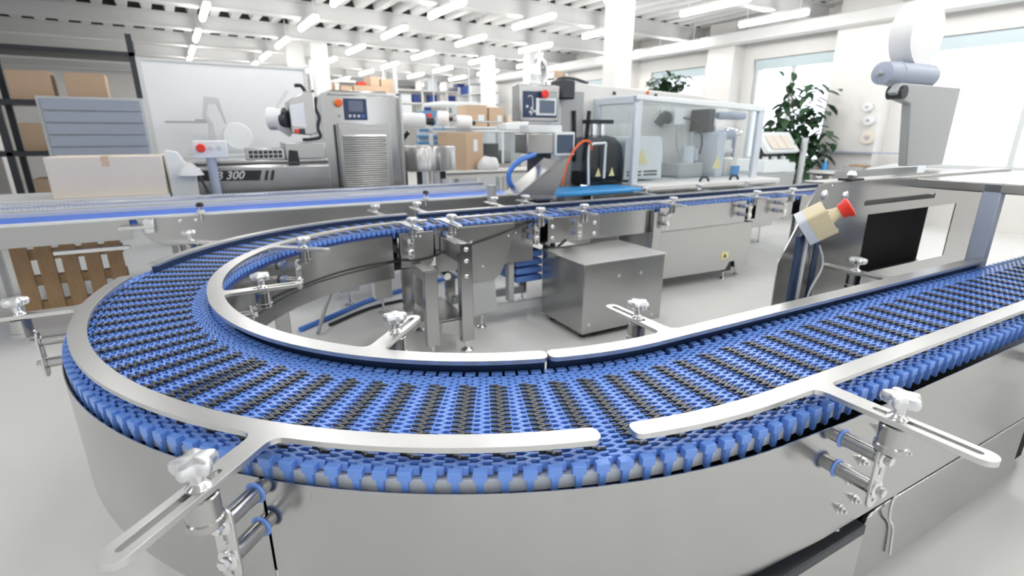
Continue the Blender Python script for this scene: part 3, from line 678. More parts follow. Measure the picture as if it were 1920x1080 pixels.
M().lathe_axis((.06, 4.187, 1.945), (.06, 4.13, 1.945), [(0, .025), (.4, .028), (.5, .045), (.85, .045), (1, .035)], 20).done('stop_knob', 'orange', ts)
M().lathe_axis((.065, 4.2, 1.80), (.065, 4.185, 1.80), [(0, .018), (1, .016)], 14).done('key_switch', 'grey', ts)
M().tube(smooth([(-.18, 4.19, 2.0), (-.20, 4.17, 1.88), (-.17, 4.17, 1.78), (-.20, 4.17, 1.66), (-.18, 4.17, 1.56), (-.30, 4.17, 1.53), (-.38, 4.17, 1.53)], 6), .019, 10).done('grip_bar', 'dark', ts)
M().tube(smooth([(-.20, 4.18, 1.46), (-.17, 4.18, 1.2), (-.16, 4.18, 1.16)], 4), .02, 8).done('drain_hose', 'dark', ts)
# lower deck with name band
M().plate([(4.0, .35), (4.9, .35), (4.9, 1.30), (4.06, 1.30), (4.0, 1.24)], -1.64, -.14, ax='x').done('deck_body', 'steelh', ts, .008)
nb = M().plate([(-1.60, 1.115), (-.90, 1.095), (-.865, 1.205), (-1.60, 1.225)], 3.996, 4.001, ax='y').done('name_band', 'black', ts)
for a in (-.855, -.795): M().plate([(a, 1.094), (a + .032, 1.094), (a + .062, 1.202), (a + .03, 1.202)], 3.996, 4.001, ax='y').done('band_stripe', 'black', ts)
def text(body, size, loc, parent, mt, rot=(pi / 2, 0, 0), shear=0., ext=.001, name='lettering'):
    c = bpy.data.curves.new(name, 'FONT'); c.body = body; c.size = size; c.shear = shear; c.extrude = ext; c.offset = .002
    o = bpy.data.objects.new(name, c); COL.objects.link(o); o.parent = parent
    r = parent
    while r.name not in BASE: r = r.parent
    c.materials.append(MT[mt]); bpy.context.view_layer.update()
    me = bpy.data.meshes.new_from_object(o.evaluated_get(bpy.context.evaluated_depsgraph_get())); bpy.data.objects.remove(o); bpy.data.curves.remove(c)
    o = bpy.data.objects.new(name, me); COL.objects.link(o); o.parent = parent
    o.location = Vector(loc) - BASE[r.name][0]; o.rotation_euler = rot; return o
text('SB 300', .118, (-1.385, 3.993, 1.122), ts, 'lgrey', shear=.35)
for u in (-1.46, -.62): M().ball((u, 4.0, 1.235), .02, 12).done('rail_lamp', 'bright', ts)
M().box(-1.64, -.14, 4.02, 4.85, 1.285, 1.315).done('deck_plate', 'steelh', ts, .006)
m = M(); m.box(-1.0, -.60, 4.06, 4.5, 1.315, 1.44)
gr = m.done('die_block', 'steelh', ts, .008)
m = M()
for i in range(7):
    for k in range(2): m.box(-.97 + i * .05, -.93 + i * .05, 4.052, 4.062, 1.335 + k * .045, 1.37 + k * .045)
m.done('die_pockets', 'dark', gr)
M().box(-.60, -.16, 4.02, 4.6, 1.315, 1.50).done('drive_block', 'steel', ts, .012)
M().plate([(-.58, 1.29), (-.46, 1.29), (-.47, 1.41), (-.56, 1.42)], 4.0, 4.02, ax='y').done('tunnel_mouth', 'black', ts)
# film unwinding head
M().plate([(-.50, 1.60), (-.30, 1.58), (-.22, 1.6), (-.22, 2.05), (-.30, 2.06), (-.50, 1.95)], 4.08, 4.5, ax='y').done('film_head', 'steel', ts, .012)
M().plate([(-.49, 1.68), (-.34, 1.66), (-.34, 1.93), (-.49, 1.90)], 4.066, 4.08, ax='y').done('head_window', 'board', ts, .003)
M().box(-.47, -.42, 4.03, 4.08, 1.60, 1.645).done('latch', 'red', ts, .006, label='red latch')
M().box(-.42, -.36, 4.03, 4.08, 1.59, 1.65).done('latch_base', 'dark', ts, .006)
M().lathe_axis((-.70, 4.3, 1.76), (-.54, 4.22, 1.76), [(0, .10), (.05, .125), (1, .125)], 28).done('film_roll', 'film', ts)
M().lathe_axis((-.57, 4.19, 1.75), (-.50, 4.13, 1.75), [(0, .05), (.1, .09), (1, .09)], 24).done('roll_chuck', 'dark', ts)
M().plate([(-.66, 1.66), (-.52, 1.56), (-.48, 1.6), (-.48, 1.72)], 4.14, 4.17, ax='y').done('chuck_arm', 'grey', ts, .004)
M().plate([(-.64, 1.86), (-.60, 1.88), (-.46, 2.06), (-.50, 2.07)], 4.2, 4.24, ax='y').done('roll_arm', 'paint', ts, .004)
M().tube(smooth([(-.40, 4.2, 2.12), (-.33, 4.2, 2.12), (-.29, 4.2, 2.06)], 5), .02, 8).done('lift_handle', 'black', ts)
for u in (-1.6, -.3, .8):
    for v in (4.15, 4.85): foot(ts, u, v, .36, .05)
M().box(-.1, .84, 4.3, 4.9, .03, .13).done('plinth', 'dark', ts)
# operator button post in front of the deck
bp_ = thing('button_post', 'grey post carrying small white control box with red button left of the sealer', 'control post', -1.33, 3.72, 0)
M().cyl((-1.33, 3.72, .0), (-1.33, 3.72, 1.37), .045, n=20).done('post', 'lilac', bp_)
M().lathe((-1.33, 3.72, 0), [(.0001, 0), (.16, 0), (.16, .02), (.0001, .02)], 24).done('base_plate', 'grey', bp_)
M().box(-1.47, -1.17, 3.66, 3.80, 1.36, 1.53).done('control_box', 'white', bp_, .012)
M().lathe_axis((-1.40, 3.662, 1.46), (-1.40, 3.60, 1.46), [(0, .022), (.4, .024), (.5, .042), (.85, .042), (1, .034)], 20).done('stop_button', 'red', bp_)
for u in (-1.31, -1.24): M().lathe_axis((u, 3.662, 1.46), (u, 3.645, 1.46), [(0, .02), (1, .018)], 16).done('push_button', 'lgrey', bp_)
# round stainless turntable right of the sealer
tt = thing('turntable_drum', 'round stainless drum on dark legs right of the louvred machine', 'drum', 1.335, 4.85, 0)
M().lathe((1.335, 4.85, 0), [(.0001, 1.09), (.43, 1.09), (.445, 1.105), (.445, 1.40), (.435, 1.425), (.41, 1.43), (.405, 1.40), (.0001, 1.395)], 56).done('drum', 'steelh', tt)
for a in range(5):
    c_, s_ = cos(a * 1.256 + .3), sin(a * 1.256 + .3)
    M().box(1.335 + .3 * c_ - .03, 1.335 + .3 * c_ + .03, 4.85 + .3 * s_ - .03, 4.85 + .3 * s_ + .03, 0, 1.09).done('leg', 'dark', tt, .004)
M().cyl((1.5, 4.5, .6), (1.5, 4.5, .98), .07, n=20).done('motor', 'lgrey', tt, .006)
M().cyl((.93, 4.62, 1.50), (1.02, 4.56, 1.62), .03, n=12).done('crank_handle', 'black', tt)
# ================================================================== LEFT EDGE: carton on table, white stand, panel
tb = thing('packing_table', 'grey steel side table under the pale carton at left', 'table', -2.2, 3.9, 0)
M().box(-3.4, -1.735, 3.56, 4.4, .985, 1.025).done('table_top', 'lgrey', tb, .006)
M().box(-3.36, -1.76, 3.6, 4.36, .90, .985).done('apron', 'steel', tb, .003)
for u in (-3.35, -1.80):
    for v in (3.6, 4.32): M().box(u, u + .05, v, v + .05, 0, .92).done('leg', 'lgrey', tb, .003)
def carton(name, label, u0, u1, v0, v1, z0, z1, fr='C', mt='card', group=None, tape=True, rz=0., sticker=None):
    c = ((u0 + u1) / 2, (v0 + v1) / 2, z0)
    t = thing(name, label, 'carton', *c, fr=fr, group=group); t.rotation_euler.z += rz
    M().box(u0, u1, v0, v1, z0, z1).done('box_walls', mt, t, .006)
    if tape:
        um = (u0 + u1) / 2; M().box(um - .03, um + .03, v0 - .002, v1 + .002, z1 - .09, z1 + .002).done('tape_strip', 'tape', t)
        M().box(u0, u1, (v0 + v1) / 2 - .003, (v0 + v1) / 2 + .003, z1 - .001, z1 + .003).done('flap_seam', 'tape', t)
    if sticker: M().box(*sticker).done('label_sticker', 'white', t)
    return t
carton('carton', 'pale taped carton on the grey side table at the left edge', -2.62, -1.745, 3.62, 4.1, 1.026, 1.395, mt='cardp')
ws = thing('white_stand', 'narrow white stand with grey funnel and dark lever beside the pale carton', 'stand', -1.58, 3.7, 0)
M().plate([(-1.72, 0), (-1.49, 0), (-1.49, 1.18), (-1.62, 1.42), (-1.72, 1.44)], 3.72, 3.9, ax='y').done('housing', 'white', ws, .008)
M().lathe((-1.53, 3.66, 1.20), [(.0001, 0), (.12, 0), (.10, .04), (.05, .10), (.02, .12), (.0001, .12)], 20).done('funnel', 'lgrey', ws)
M().tube([(-1.46, 3.62, 1.20), (-1.42, 3.6, 1.1), (-1.40, 3.6, 1.02)], .014, 8).done('lever', 'black', ws)
wp = thing('partition_screen', 'large white partition panel on thin grey frame behind the tray sealer', 'partition panel', .95, 9.5, 0, 'W')
M().box(-.13, 2.10, 9.5, 9.53, .25, 2.60).done('panel', 'board', wp)
M().box(-.19, -.13, 9.48, 9.55, 0, 2.64).box(2.08, 2.13, 9.48, 9.55, 0, 2.64).box(-.13, 2.08, 9.48, 9.55, 2.60, 2.64).box(-.13, 2.08, 9.48, 9.55, .2, .25).done('frame', 'lgrey', wp, .004)
for x in (-.16, 2.1): M().box(x - .03, x + .03, 9.2, 9.8, 0, .05).done('foot', 'lgrey', wp, .004)
sl = thing('slicing_machine', 'pale slicing machine with bent grey arm and round disc before the white panel', 'slicer', .75, 9.1, 0, 'W')
M().box(.1, 1.3, 8.8, 9.4, 0, 1.30).done('base', 'lgrey', sl, .02)
M().lathe_axis((.92, 9.12, 1.55), (.92, 9.07, 1.56), [(0, .2), (.5, .21), (1, .19)], 36).done('disc', 'white', sl)
M().plate([(.52, 1.30), (.64, 1.30), (.62, 1.74), (.56, 1.86), (.60, 2.02), (.70, 2.02), (.78, 1.74), (.80, 1.74), (.74, 2.10), (.56, 2.12), (.50, 1.84), (.56, 1.74)], 9.06, 9.12, ax='y').done('arm', 'lgrey', sl, .006)
M().box(.02, .44, 8.95, 9.2, 1.745, 1.77).done('tray', 'grey', sl, .006)
M().box(.40, .54, 9.06, 9.12, 1.745, 1.80).done('tray_bracket', 'grey', sl, .004)
# louvred shutter and rack left of the panel
sh = thing('roller_shutter', 'blue grey slatted cabinet left of the white panel', 'cabinet', -.7, 11, 0, 'W')
M().box(-1.6, -.22, 11, 11.6, 0, 2.16).done('carcass', 'lgrey', sh, .01)
for i in range(11): M().box(-1.55, -.27, 10.96, 11.0, .1 + i * .185, .27 + i * .185).done('slat_panel', 'lilac', sh, .01)
rk = thing('storage_rack', 'dark tall storage rack behind the slatted cabinet at far left', 'rack', -2, 13, 0, 'W')
for x in (-4.8, -2.4, -.3): M().box(x - .05, x + .05, 12.8, 12.9, 0, 3.4).box(x - .05, x + .05, 13.7, 13.8, 0, 3.4).done('upright', 'dark', rk, .004)
for z in (.2, 1.2, 2.1, 3.0): M().box(-4.85, -.25, 12.8, 13.8, z, z + .08).done('shelf', 'dark', rk, .004)
i = 0
for z in (.28, 1.28, 2.18):
    for x in (-4.5, -3.7, -1.9, -1.1):
        i += 1
        carton('carton', 'brown carton, %s in the dark rack' % (ORD[(i - 1) % 4] + ' on the ' + ['lowest', 'middle', 'upper'][(i - 1) // 4] + ' shelf'), x - .3, x + .3, 12.95, 13.6, z + .002, z + .5, 'W', group='cartons in the dark rack', tape=False)

# ================================================================== MIDDLE BACKGROUND
tb2 = thing('work_table', 'white topped work table under the big brown carton in the middle', 'table', 3.0, 6.4, 0)
M().box(2.0, 3.75, 5.75, 6.9, .95, .99).done('table_top', 'paint', tb2, .006)
M().box(2.02, 3.73, 5.77, 6.88, .935, .95).done('table_edge', 'dark', tb2)
for u in (2.04, 2.58, 3.62):
    for v in (5.8, 6.80): M().box(u, u + .07, v, v + .06, 0, .935).done('leg', 'paint', tb2, .004)
for a in (2.1, 2.64): M().box(a, a + .48 if a < 2.5 else 3.64, 5.8, 5.86, .86, .935).done('rail', 'paint', tb2, .004)
M().box(2.1, 3.7, 6.3, 6.8, .35, .38).done('lower_shelf', 'grey', tb2, .004)
solo(M().plate([(2.0, 6.1), (2.42, 5.85), (2.86, 6.1), (2.44, 6.75)], .991, 1.62), 'carton', 'card', 'big brown carton standing corner first on the white work table', 'carton', (2.43, 6.3, .991), bevel=.008)
big = [q for q in bpy.data.objects if q.get('label', '').startswith('big brown carton')][0]
M().plate([(2.0, 6.1), (2.42, 5.85), (2.42, 5.858), (2.01, 6.105)], 1.615, 1.625).done('flap_edge', 'cardp', big)
M().plate([(2.60, 5.945), (2.70, 6.0), (2.696, 6.004), (2.596, 5.949)], 1.30, 1.50).done('label_sticker', 'white', big)
m = M(); bm0 = m.bm; m.ball((2.84, 5.88, 1.06), .18, 20, 1.15, .7, .85)
random.seed(3)
for v_ in bm0.verts:
    n_ = sin(v_.co.x * 31) * cos(v_.co.y * 27 + 1) * sin(v_.co.z * 23); v_.co += (v_.co - Vector((2.84, 5.88, 1.0))) * .16 * n_
    if v_.co.z < .992: v_.co.z = .992
solo(m, 'plastic_bag', 'film', 'crumpled white plastic bag lying before the big brown carton', 'bag', (2.84, 5.88, .99))
ac = thing('sealing_head', 'small bench machine under clear acrylic cover right of the brown carton', 'bench machine', 3.2, 6.4, .99)
M().box(2.98, 3.70, 6.2, 6.8, .992, 1.06).done('base', 'steelh', ac, .006)
M().box(3.08, 3.30, 6.35, 6.6, 1.06, 1.42).done('head', 'dark', ac, .02)
M().box(3.40, 3.60, 6.4, 6.65, 1.06, 1.30).done('motor', 'grey', ac, .03)
M().box(2.98, 3.70, 6.22, 6.228, 1.06, 1.62).box(2.98, 2.988, 6.22, 6.8, 1.06, 1.62).box(3.692, 3.70, 6.22, 6.8, 1.06, 1.62).done('cover', 'glass', ac)
M().box(2.97, 3.71, 6.2, 6.81, 1.62, 1.65).done('cover_lid', 'white', ac, .01)
M().box(3.28, 3.32, 6.19, 6.22, 1.06, 1.64).done('cover_post', 'white', ac, .004)
rs = thing('reel_stand', 'light steel stand holding white film reels behind the brown carton', 'stand', 2.9, 7.1, 0)
for u in (2.2, 3.6): M().box(u, u + .05, 7.0, 7.1, 0, 1.75).done('post', 'lgrey', rs, .004)
M().box(2.2, 3.65, 7.0, 7.1, 1.6, 1.66).done('beam', 'lgrey', rs, .004)
M().cyl((2.25, 6.95, 1.85), (3.68, 6.95, 1.80), .02, n=10).done('spindle', 'grey', rs)
for k, (a, b, z, r, lb) in enumerate(((2.32, 2.52, 1.87, .13, 'white film reel, left one of the two behind the brown carton'), (2.70, 2.98, 1.80, .13, 'white film reel with black core, right one behind the brown carton'))):
    t = thing('film_reel', lb, 'film reel', (a + b) / 2, 6.95, z - r, group='film reels on the stand')
    M().lathe_axis((a, 6.95, z), (b, 6.9, z - .01), [(0, r * .9), (.08, r), (.92, r), (1, r * .9)], 28).done('film', 'film', t)
    M().lathe_axis((b - .01, 6.9, z - .01), (b + .08, 6.88, z - .015), [(0, .045), (1, .04)], 16).done('core', 'black', t)
t = thing('film_roll', 'long white film roll with black chuck right of the louvred machine', 'film roll', 1.5, 6.0, 1.66)
M().lathe_axis((1.15, 6.0, 1.79), (1.72, 5.9, 1.79), [(0, .11), (.06, .125), (.94, .125), (1, .11)], 28).done('film', 'film', t)
M().lathe_axis((1.70, 5.9, 1.79), (1.86, 5.87, 1.785), [(0, .05), (.4, .06), (1, .07)], 16).done('chuck', 'black', t)
M().box(1.10, 1.16, 5.96, 6.04, 0, 1.80).done('stand_post', 'lgrey', t, .004)
M().cyl((1.20, 5.9, 1.42), (1.12, 5.9, 1.56), .045, n=12).done('grip', 'black', t)
bs = thing('blue_lift', 'blue painted step shaped machine with red stop button behind the drum', 'machine', 2.4, 7.6, 0)
M().box(2.25, 2.66, 7.5, 8.0, 0, 2.02).done('column', 'steps', bs, .01)
for k in range(4): M().box(2.06 + k * .03, 2.62, 7.30 + .05 * k, 7.5, 1.40 + k * .12, 1.45 + k * .12).done('step', 'steps', bs, .006)
M().box(2.1, 2.6, 7.42, 7.5, .1, 1.76).done('step_back', 'pale', bs, .006)
M().lathe_axis((2.36, 7.5, 1.93), (2.36, 7.44, 1.93), [(0, .03), (.5, .045), (1, .04)], 16).done('stop_button', 'red', bs)
def mid_box(lb, u0, u1, v0, v1, z0, z1, mt='card', g='cartons stacked in the middle'): return carton('carton', lb, u0, u1, v0, v1, z0, z1, mt=mt, group=g, tape=False, sticker=(u0 + (u1 - u0) * .55, u0 + (u1 - u0) * .85, v0 - .004, v0 + .01, z0 + .1, z0 + .25))
ct = thing('display_counter', 'light grey counter carrying brown cartons behind the reel stand', 'counter', 4.2, 8.6, 0)
M().box(2.9, 5.4, 8.3, 9.1, 0, 1.70).done('carcass', 'lgrey', ct, .01)
M().box(2.85, 5.45, 8.25, 9.15, 1.70, 1.74).done('counter_top', 'white', ct, .008)
mid_box('brown carton with white sticker, left one on the grey counter', 3.55, 4.05, 8.4, 8.9, 1.742, 2.20)
mid_box('brown carton, middle one on the grey counter', 4.12, 4.50, 8.45, 8.9, 1.742, 2.16)
mid_box('low pale carton, right one on the grey counter', 4.58, 4.95, 8.4, 8.8, 1.742, 2.02, 'cardp')
t = thing('label_printer', 'white printer with red and black side knob right of the cartons', 'printer', 4.2, 7.0, 1.6)
M().box(3.85, 4.35, 6.9, 7.3, 0, 1.66).done('stand', 'lgrey', t, .01)
M().box(3.72, 4.30, 6.85, 7.2, 1.66, 1.80).done('case', 'white', t, .02)
M().lathe_axis((3.95, 6.86, 1.60), (4.10, 6.80, 1.60), [(0, .05), (1, .05)], 16).done('knob_stem', 'black', t)
M().lathe_axis((4.10, 6.80, 1.60), (4.20, 6.77, 1.60), [(0, .055), (1, .05)], 16).done('knob', 'red', t)
# ---- far storage with cartons and blue crates
mz = thing('mezzanine_rack', 'high storage rack loaded with brown cartons above the louvred machine', 'rack', 5.6, 17.4, 0, 'W')
for x in (3.9, 6.55): M().box(x, x + .09, 17, 17.1, 0, 3.7).box(x, x + .09, 18, 18.1, 0, 3.7).done('upright', 'lgrey', mz, .005)
for z in (2.02, 2.78): M().box(3.9, 6.64, 17, 18.1, z, z + .07).done('shelf', 'lgrey', mz, .005)
k = 0
for x0, x1, z0, z1, mt in ((4.05, 4.55, 2.852, 3.12, 'card'), (4.62, 4.75, 2.852, 3.1, 'cardp'), (4.8, 5.15, 2.852, 3.02, 'card'), (5.2, 6.5, 2.852, 3.06, 'card'), (5.75, 6.05, 3.062, 3.34, 'card'), (6.1, 6.5, 3.062, 3.28, 'card'), (4.7, 5.5, 2.092, 2.5, 'card'), (5.6, 6.4, 2.092, 2.55, 'cardp')):
    k += 1
    carton('carton', ['', 'brown carton at the left end of the high rack', 'narrow pale carton second from left on the high rack', 'brown carton third from left on the high rack', '', '', '', 'brown carton on the lower shelf of the high rack', 'pale carton on the lower shelf of the high rack'][k] if k not in (4, 5, 6) else {4: 'long flat brown carton lying on the top shelf of the high rack', 5: 'brown carton on top of the long flat one, left of the pair', 6: 'brown carton on top of the long flat one, right of the pair'}[k], x0, x1, 17.05, 17.7, z0, z1, 'W', mt, 'cartons on the high rack', False)
solo(M().box(5.35, 5.6, 17.03, 17.3, 3.062, 3.16), 'red_tray', 'red', 'small red tray on the long flat carton of the high rack', 'tray', (5.47, 17.15, 3.062), 'W', bevel=.01)
solo(M().box(4.65, 5.3, 17.1, 17.7, 3.122, 3.20), 'foam_board', 'white', 'white foam sheet lying over the cartons of the high rack', 'foam sheet', (5.1, 17.4, 3.122), 'W', bevel=.01)
fw = thing('wall_shelving', 'white shelf unit with blue crates along the far wall', 'shelving', 9.6, 20.4, 0, 'W')
for z in (2.35, 2.72, 3.2): M().box(7.7, 11.0, 20, 20.6, z, z + .05).done('shelf', 'paint', fw, .005)
for x in (7.7, 8.8, 9.9, 10.95): M().box(x, x + .06, 20, 20.6, 0, 3.6).done('upright', 'paint', fw, .005)
k = 0
for x, z, wd in ((8.45, 2.772, .28), (9.15, 2.772, .34), (9.98, 2.772, .34), (8.9, 2.402, .3), (10.4, 3.252, .34)):
    t = thing('crate', 'navy plastic crate, %s on the far white shelf unit' % ['first from left', 'second from left', 'third from left', 'the one on the lowest board', 'the one on the top board'][k], 'crate', x + wd / 2, 20.2, z, 'W', group='blue crates on the far shelves'); k += 1
    M().box(x, x + wd, 20.05, 20.4, z, z + .30).done('bin', 'crate', t, .01)
    M().box(x - .01, x + wd + .01, 20.03, 20.42, z + .28, z + .31).done('rim', 'crate', t, .004)
for k, (x, z, h) in enumerate(((7.95, 2.772, .3), (7.95, 2.402, .28), (9.1, 3.252, .45), (10.15, 2.402, .2))):
    carton('carton', 'white carton on the far shelf unit, %s' % ['left end of the middle board', 'left end of the lowest board', 'on the top board', 'right end of the lowest board'][k], x, x + .42, 20.05, 20.5, z, z + h, 'W', 'white', 'white cartons on the far shelves', False)
solo(M().box(7.3, 8.8, 15.2, 16.6, 2.44, 2.56), 'white_canopy', 'white', 'white flat canopy hanging from rods beyond the drum', 'canopy', (8.0, 15.9, 2.44), 'W', bevel=.04)  # plain white slab, no glow of its own
cn = [q for q in bpy.data.objects if q.name == 'white_canopy'][0]
for x in (7.4, 8.7): M().cyl((x, 15.9, 2.55), (x, 15.9, 4.02), .015, n=8).done('rod', 'lgrey', cn)
sv = thing('side_shelving', 'grey shelf bay with crates against the window wall piers', 'shelving', 11.0, 18.6, 0, 'W')
for z in (2.2, 2.62, 3.05): M().box(10.3, 10.9, 17.6, 19.8, z, z + .05).done('shelf', 'grey', sv, .004)
for y in (17.6, 18.7, 19.75): M().box(10.3, 10.9, y, y + .05, 0, 3.4).done('upright', 'paint', sv, .004)
t = thing('crate', 'navy plastic crate in the shelf bay beside the thick column', 'crate', 10.5, 19.2, 3.1, 'W', group='blue crates on the far shelves')
M().box(10.32, 10.8, 18.85, 19.6, 3.102, 3.40).done('bin', 'crate', t, .01)
M().box(10.31, 10.81, 18.84, 19.61, 3.37, 3.405).done('rim', 'crate', t, .004)
carton('carton', 'upright brown carton high behind the bent tube arm', 9.2, 9.5, 11.9, 12.2, 2.30, 2.95, 'W', 'card', None, False)
t = thing('tall_rack', 'slim white rack carrying the upright brown carton', 'rack', 9.35, 12.05, 0, 'W')
for x in (9.1, 9.56): M().box(x, x + .04, 11.85, 12.25, 0, 3.2).done('upright', 'paint', t, .004)
for z in (2.25, 3.0): M().box(9.1, 9.6, 11.85, 12.25, z, z + .045).done('shelf', 'paint', t, .004)
carton('carton', 'small brown carton on the top shelf of the slim white rack', 9.2, 9.5, 11.9, 12.2, 3.047, 3.24, 'W', 'card', None, False)
# ================================================================== CONTROL PANEL, SECOND DISPLAY, CHUTE, HOSES
hm = thing('control_panel', 'control panel with red stop button and bright screen hanging from bent tube arm', 'control panel', 2.1, 2.95, 1.74)
M().box(1.83, 2.36, 2.92, 3.12, 1.735, 2.135).done('case', 'steelh', hm, .012)
p = M().box(1.87, 2.325, 2.908, 2.921, 1.775, 2.06).done('front_plate', 'navy', hm, .004)
M().box(2.03, 2.31, 2.896, 2.909, 1.80, 1.99).done('screen_bezel', 'white', p, .006)
M().box(2.075, 2.28, 2.890, 2.897, 1.825, 1.965).done('screen', 'screenb', p)
M().box(2.12, 2.32, 2.903, 2.909, 1.99, 2.055).done('maker_plate', 'grey', p, .002)
M().lathe_axis((2.125, 2.91, 2.035), (2.125, 2.84, 2.03), [(0, .02), (.5, .026), (.55, .045), (.9, .045), (1, .036)], 20).done('stop_button', 'red', p)
M().tube(smooth([(1.92, 2.904, 2.0), (1.98, 2.904, 2.0), (1.985, 2.904, 1.84), (1.96, 2.904, 1.80)], 4), .008, 6).done('pictogram', 'lgrey', p)
for a, z in ((1.90, 1.88), (1.96, 1.86), (1.94, 1.82), (2.0, 1.83)): M().box(a, a + .03, 2.90, 2.909, z, z + .03).done('symbol', 'lgrey', p, .002)
M().tube(smooth([(2.08, 3.02, 2.13), (2.09, 3.02, 2.30), (2.13, 3.02, 2.44), (2.16, 3.05, 2.47), (2.32, 3.3, 2.45), (2.44, 3.42, 2.42), (2.48, 3.45, 2.32), (2.49, 3.46, 2.1)], 6), .042, 14).done('tube_arm', 'bright', hm)
M().lathe((2.08, 3.02, 2.13), [(.0001, 0), (.08, 0), (.075, .03), (.05, .05), (.05, .12), (.0001, .12)], 20).done('swivel', 'white', hm)
sd_ = thing('touch_display', 'steel box with dark touch screen below the control panel', 'display', 2.2, 2.8, 1.36)
M().box(1.86, 2.24, 2.80, 3.10, 1.37, 1.60).done('case', 'steelh', sd_, .01)
M().box(2.22, 2.50, 2.77, 2.83, 1.345, 1.615).done('screen_frame', 'white', sd_, .01)
M().box(2.245, 2.475, 2.764, 2.772, 1.375, 1.585).done('screen', 'screen', sd_, .003)
M().box(1.90, 2.36, 2.84, 3.06, 1.60, 1.69).done('lid', 'white', sd_, .01)
M().box(2.0, 2.3, 2.97, 3.05, .3, 1.37).done('support', 'dark', sd_, .01)
ch = thing('product_chute', 'open stainless chute sloping down onto the conveyor below the touch display', 'chute', 1.75, 2.3, .95)
P0 = [(1.42, .985), (1.45, .985), (1.94, 1.318), (1.915, 1.335)]
M().plate([(1.55, .955), (1.84, .955), (1.965, 1.16), (2.02, 1.345), (1.995, 1.345), (1.45, 1.0)], 2.2, 2.206, ax='y').done('side_wall', 'steel', ch)
M().plate([(1.40, .985), (1.42, .975), (1.93, 1.318), (1.91, 1.335)], 2.2, 2.5, ax='y').done('floor_sheet', 'steel', ch)
M().plate([(1.42, .975), (1.80, 1.0), (1.93, 1.318), (1.91, 1.345)], 2.5, 2.506, ax='y').done('side_wall', 'steel', ch)
M().lathe((1.72, 2.3, .93), [(.0001, 0), (.20, 0), (.20, .02), (.0001, .022)], 32).done('foot_disc', 'steelh', ch)
solo(M().tube(smooth([(1.95, 2.78, 1.365), (1.80, 2.6, 1.36), (1.60, 2.5, 1.32), (1.48, 2.5, 1.22), (1.46, 2.5, 1.13), (1.50, 2.5, 1.05), (1.60, 2.52, .99)], 7), .027, 12), 'blue_hose', 'hose', 'thick blue hose curving down left of the chute', 'hose', (1.5, 2.5, 1.0))
solo(M().tube(smooth([(2.30, 2.72, 1.0), (2.36, 2.72, 1.23), (2.46, 2.72, 1.41), (2.58, 2.72, 1.505), (2.70, 2.74, 1.50), (2.76, 2.78, 1.41)], 6), .014, 10), 'orange_cable', 'orange', 'orange cable arching right of the touch display', 'cable', (2.4, 2.72, 1.0))
# ================================================================== PACKAGING MACHINE WITH CLEAR GUARD
pk = thing('wrapping_machine', 'long packaging machine under clear guard with pale blue grey frame', 'packaging machine', 4.2, 3.0, 0)
M().box(2.55, 6.0, 2.46, 3.75, .25, .90).done('base', 'steelh', pk, .012)
M().box(3.42, 6.0, 2.44, 3.72, .90, .965).done('deck', 'paint', pk, .01)
M().box(1.95, 3.3, 2.42, 2.95, .90, .955).done('infeed_belt', 'skyblue', pk, .02, label='bright sky blue infeed belt')
M().plate([(2.42, .30), (2.58, .30), (2.58, 2.19), (2.42, 2.16)], 3.2, 3.75, ax='y').done('side_column', 'lgrey', pk, .01)
M().plate([(2.98, 1.05), (5.9, 1.0), (5.9, 2.13), (5.4, 2.17), (3.2, 2.25), (2.98, 2.25)], 3.62, 3.75, ax='y').done('back_wall', 'paint', pk, .015)
M().box(2.55, 3.0, 3.3, 3.75, .9, 2.12).done('control_column', 'grey', pk, .012)
M().box(2.47, 2.68, 3.05, 3.3, 2.0, 2.22).done('drive_head', 'dark', pk, .02)
M().tube(smooth([(2.6, 3.5, 2.12), (2.75, 3.55, 2.27), (3.0, 3.6, 2.30), (3.3, 3.66, 2.26)], 5), .02, 8).done('cable_loop', 'dark', pk)
for a in (2.86, 3.02): M().cyl((a, 3.28, 1.25), (a - .03 if a < 2.9 else a + .05, 3.28, 1.88), .028, n=10).done('gas_strut', 'black', pk)
M().ball((4.35, 3.6, 2.17), .025, 10).done('indicator', 'orange', pk)
for a in (3.72, 4.5): M().box(a, a + .04, 3.6, 3.63, 2.12, 2.16).done('clip', 'dark', pk)
g = bpy.data.objects.new('guard', None); COL.objects.link(g); g.parent = pk; g['label'] = 'clear acrylic guard on pale frame'
M().plate(rect(3.39, 3.50, .93, 2.04), 2.74, 2.80, ax='y').done('corner_post', 'pale', g, .012)
M().plate([(5.74, .93), (5.86, .93), (5.86, 1.93), (5.74, 1.95)], 2.74, 2.80, ax='y').done('corner_post', 'pale', g, .012)
M().plate([(3.39, 2.0), (5.86, 1.90), (5.86, 1.955), (5.8, 1.99), (3.39, 2.06)], 2.73, 2.80, ax='y').done('top_rail', 'white', g, .012)
M().box(3.39, 3.45, 2.74, 3.62, 1.96, 2.06).done('side_rail', 'pale', g, .012)
M().box(3.39, 3.45, 3.50, 3.62, 1.70, 2.0).done('side_post', 'pale', g, .02)
M().plate([(3.45, .97), (5.80, .97), (5.80, 1.93), (3.45, 2.02)], 2.765, 2.773, ax='y').done('front_pane', 'glass', g)
M().plate([(2.8, .97), (3.6, .97), (3.6, 1.96), (2.8, 2.0)], 3.41, 3.416, ax='x').done('side_pane', 'glass', g)
M().plate([(3.42, 2.75), (5.84, 2.75), (5.84, 3.62), (3.42, 3.62)], 1.99, 1.996).done('roof_pane', 'glass', g)
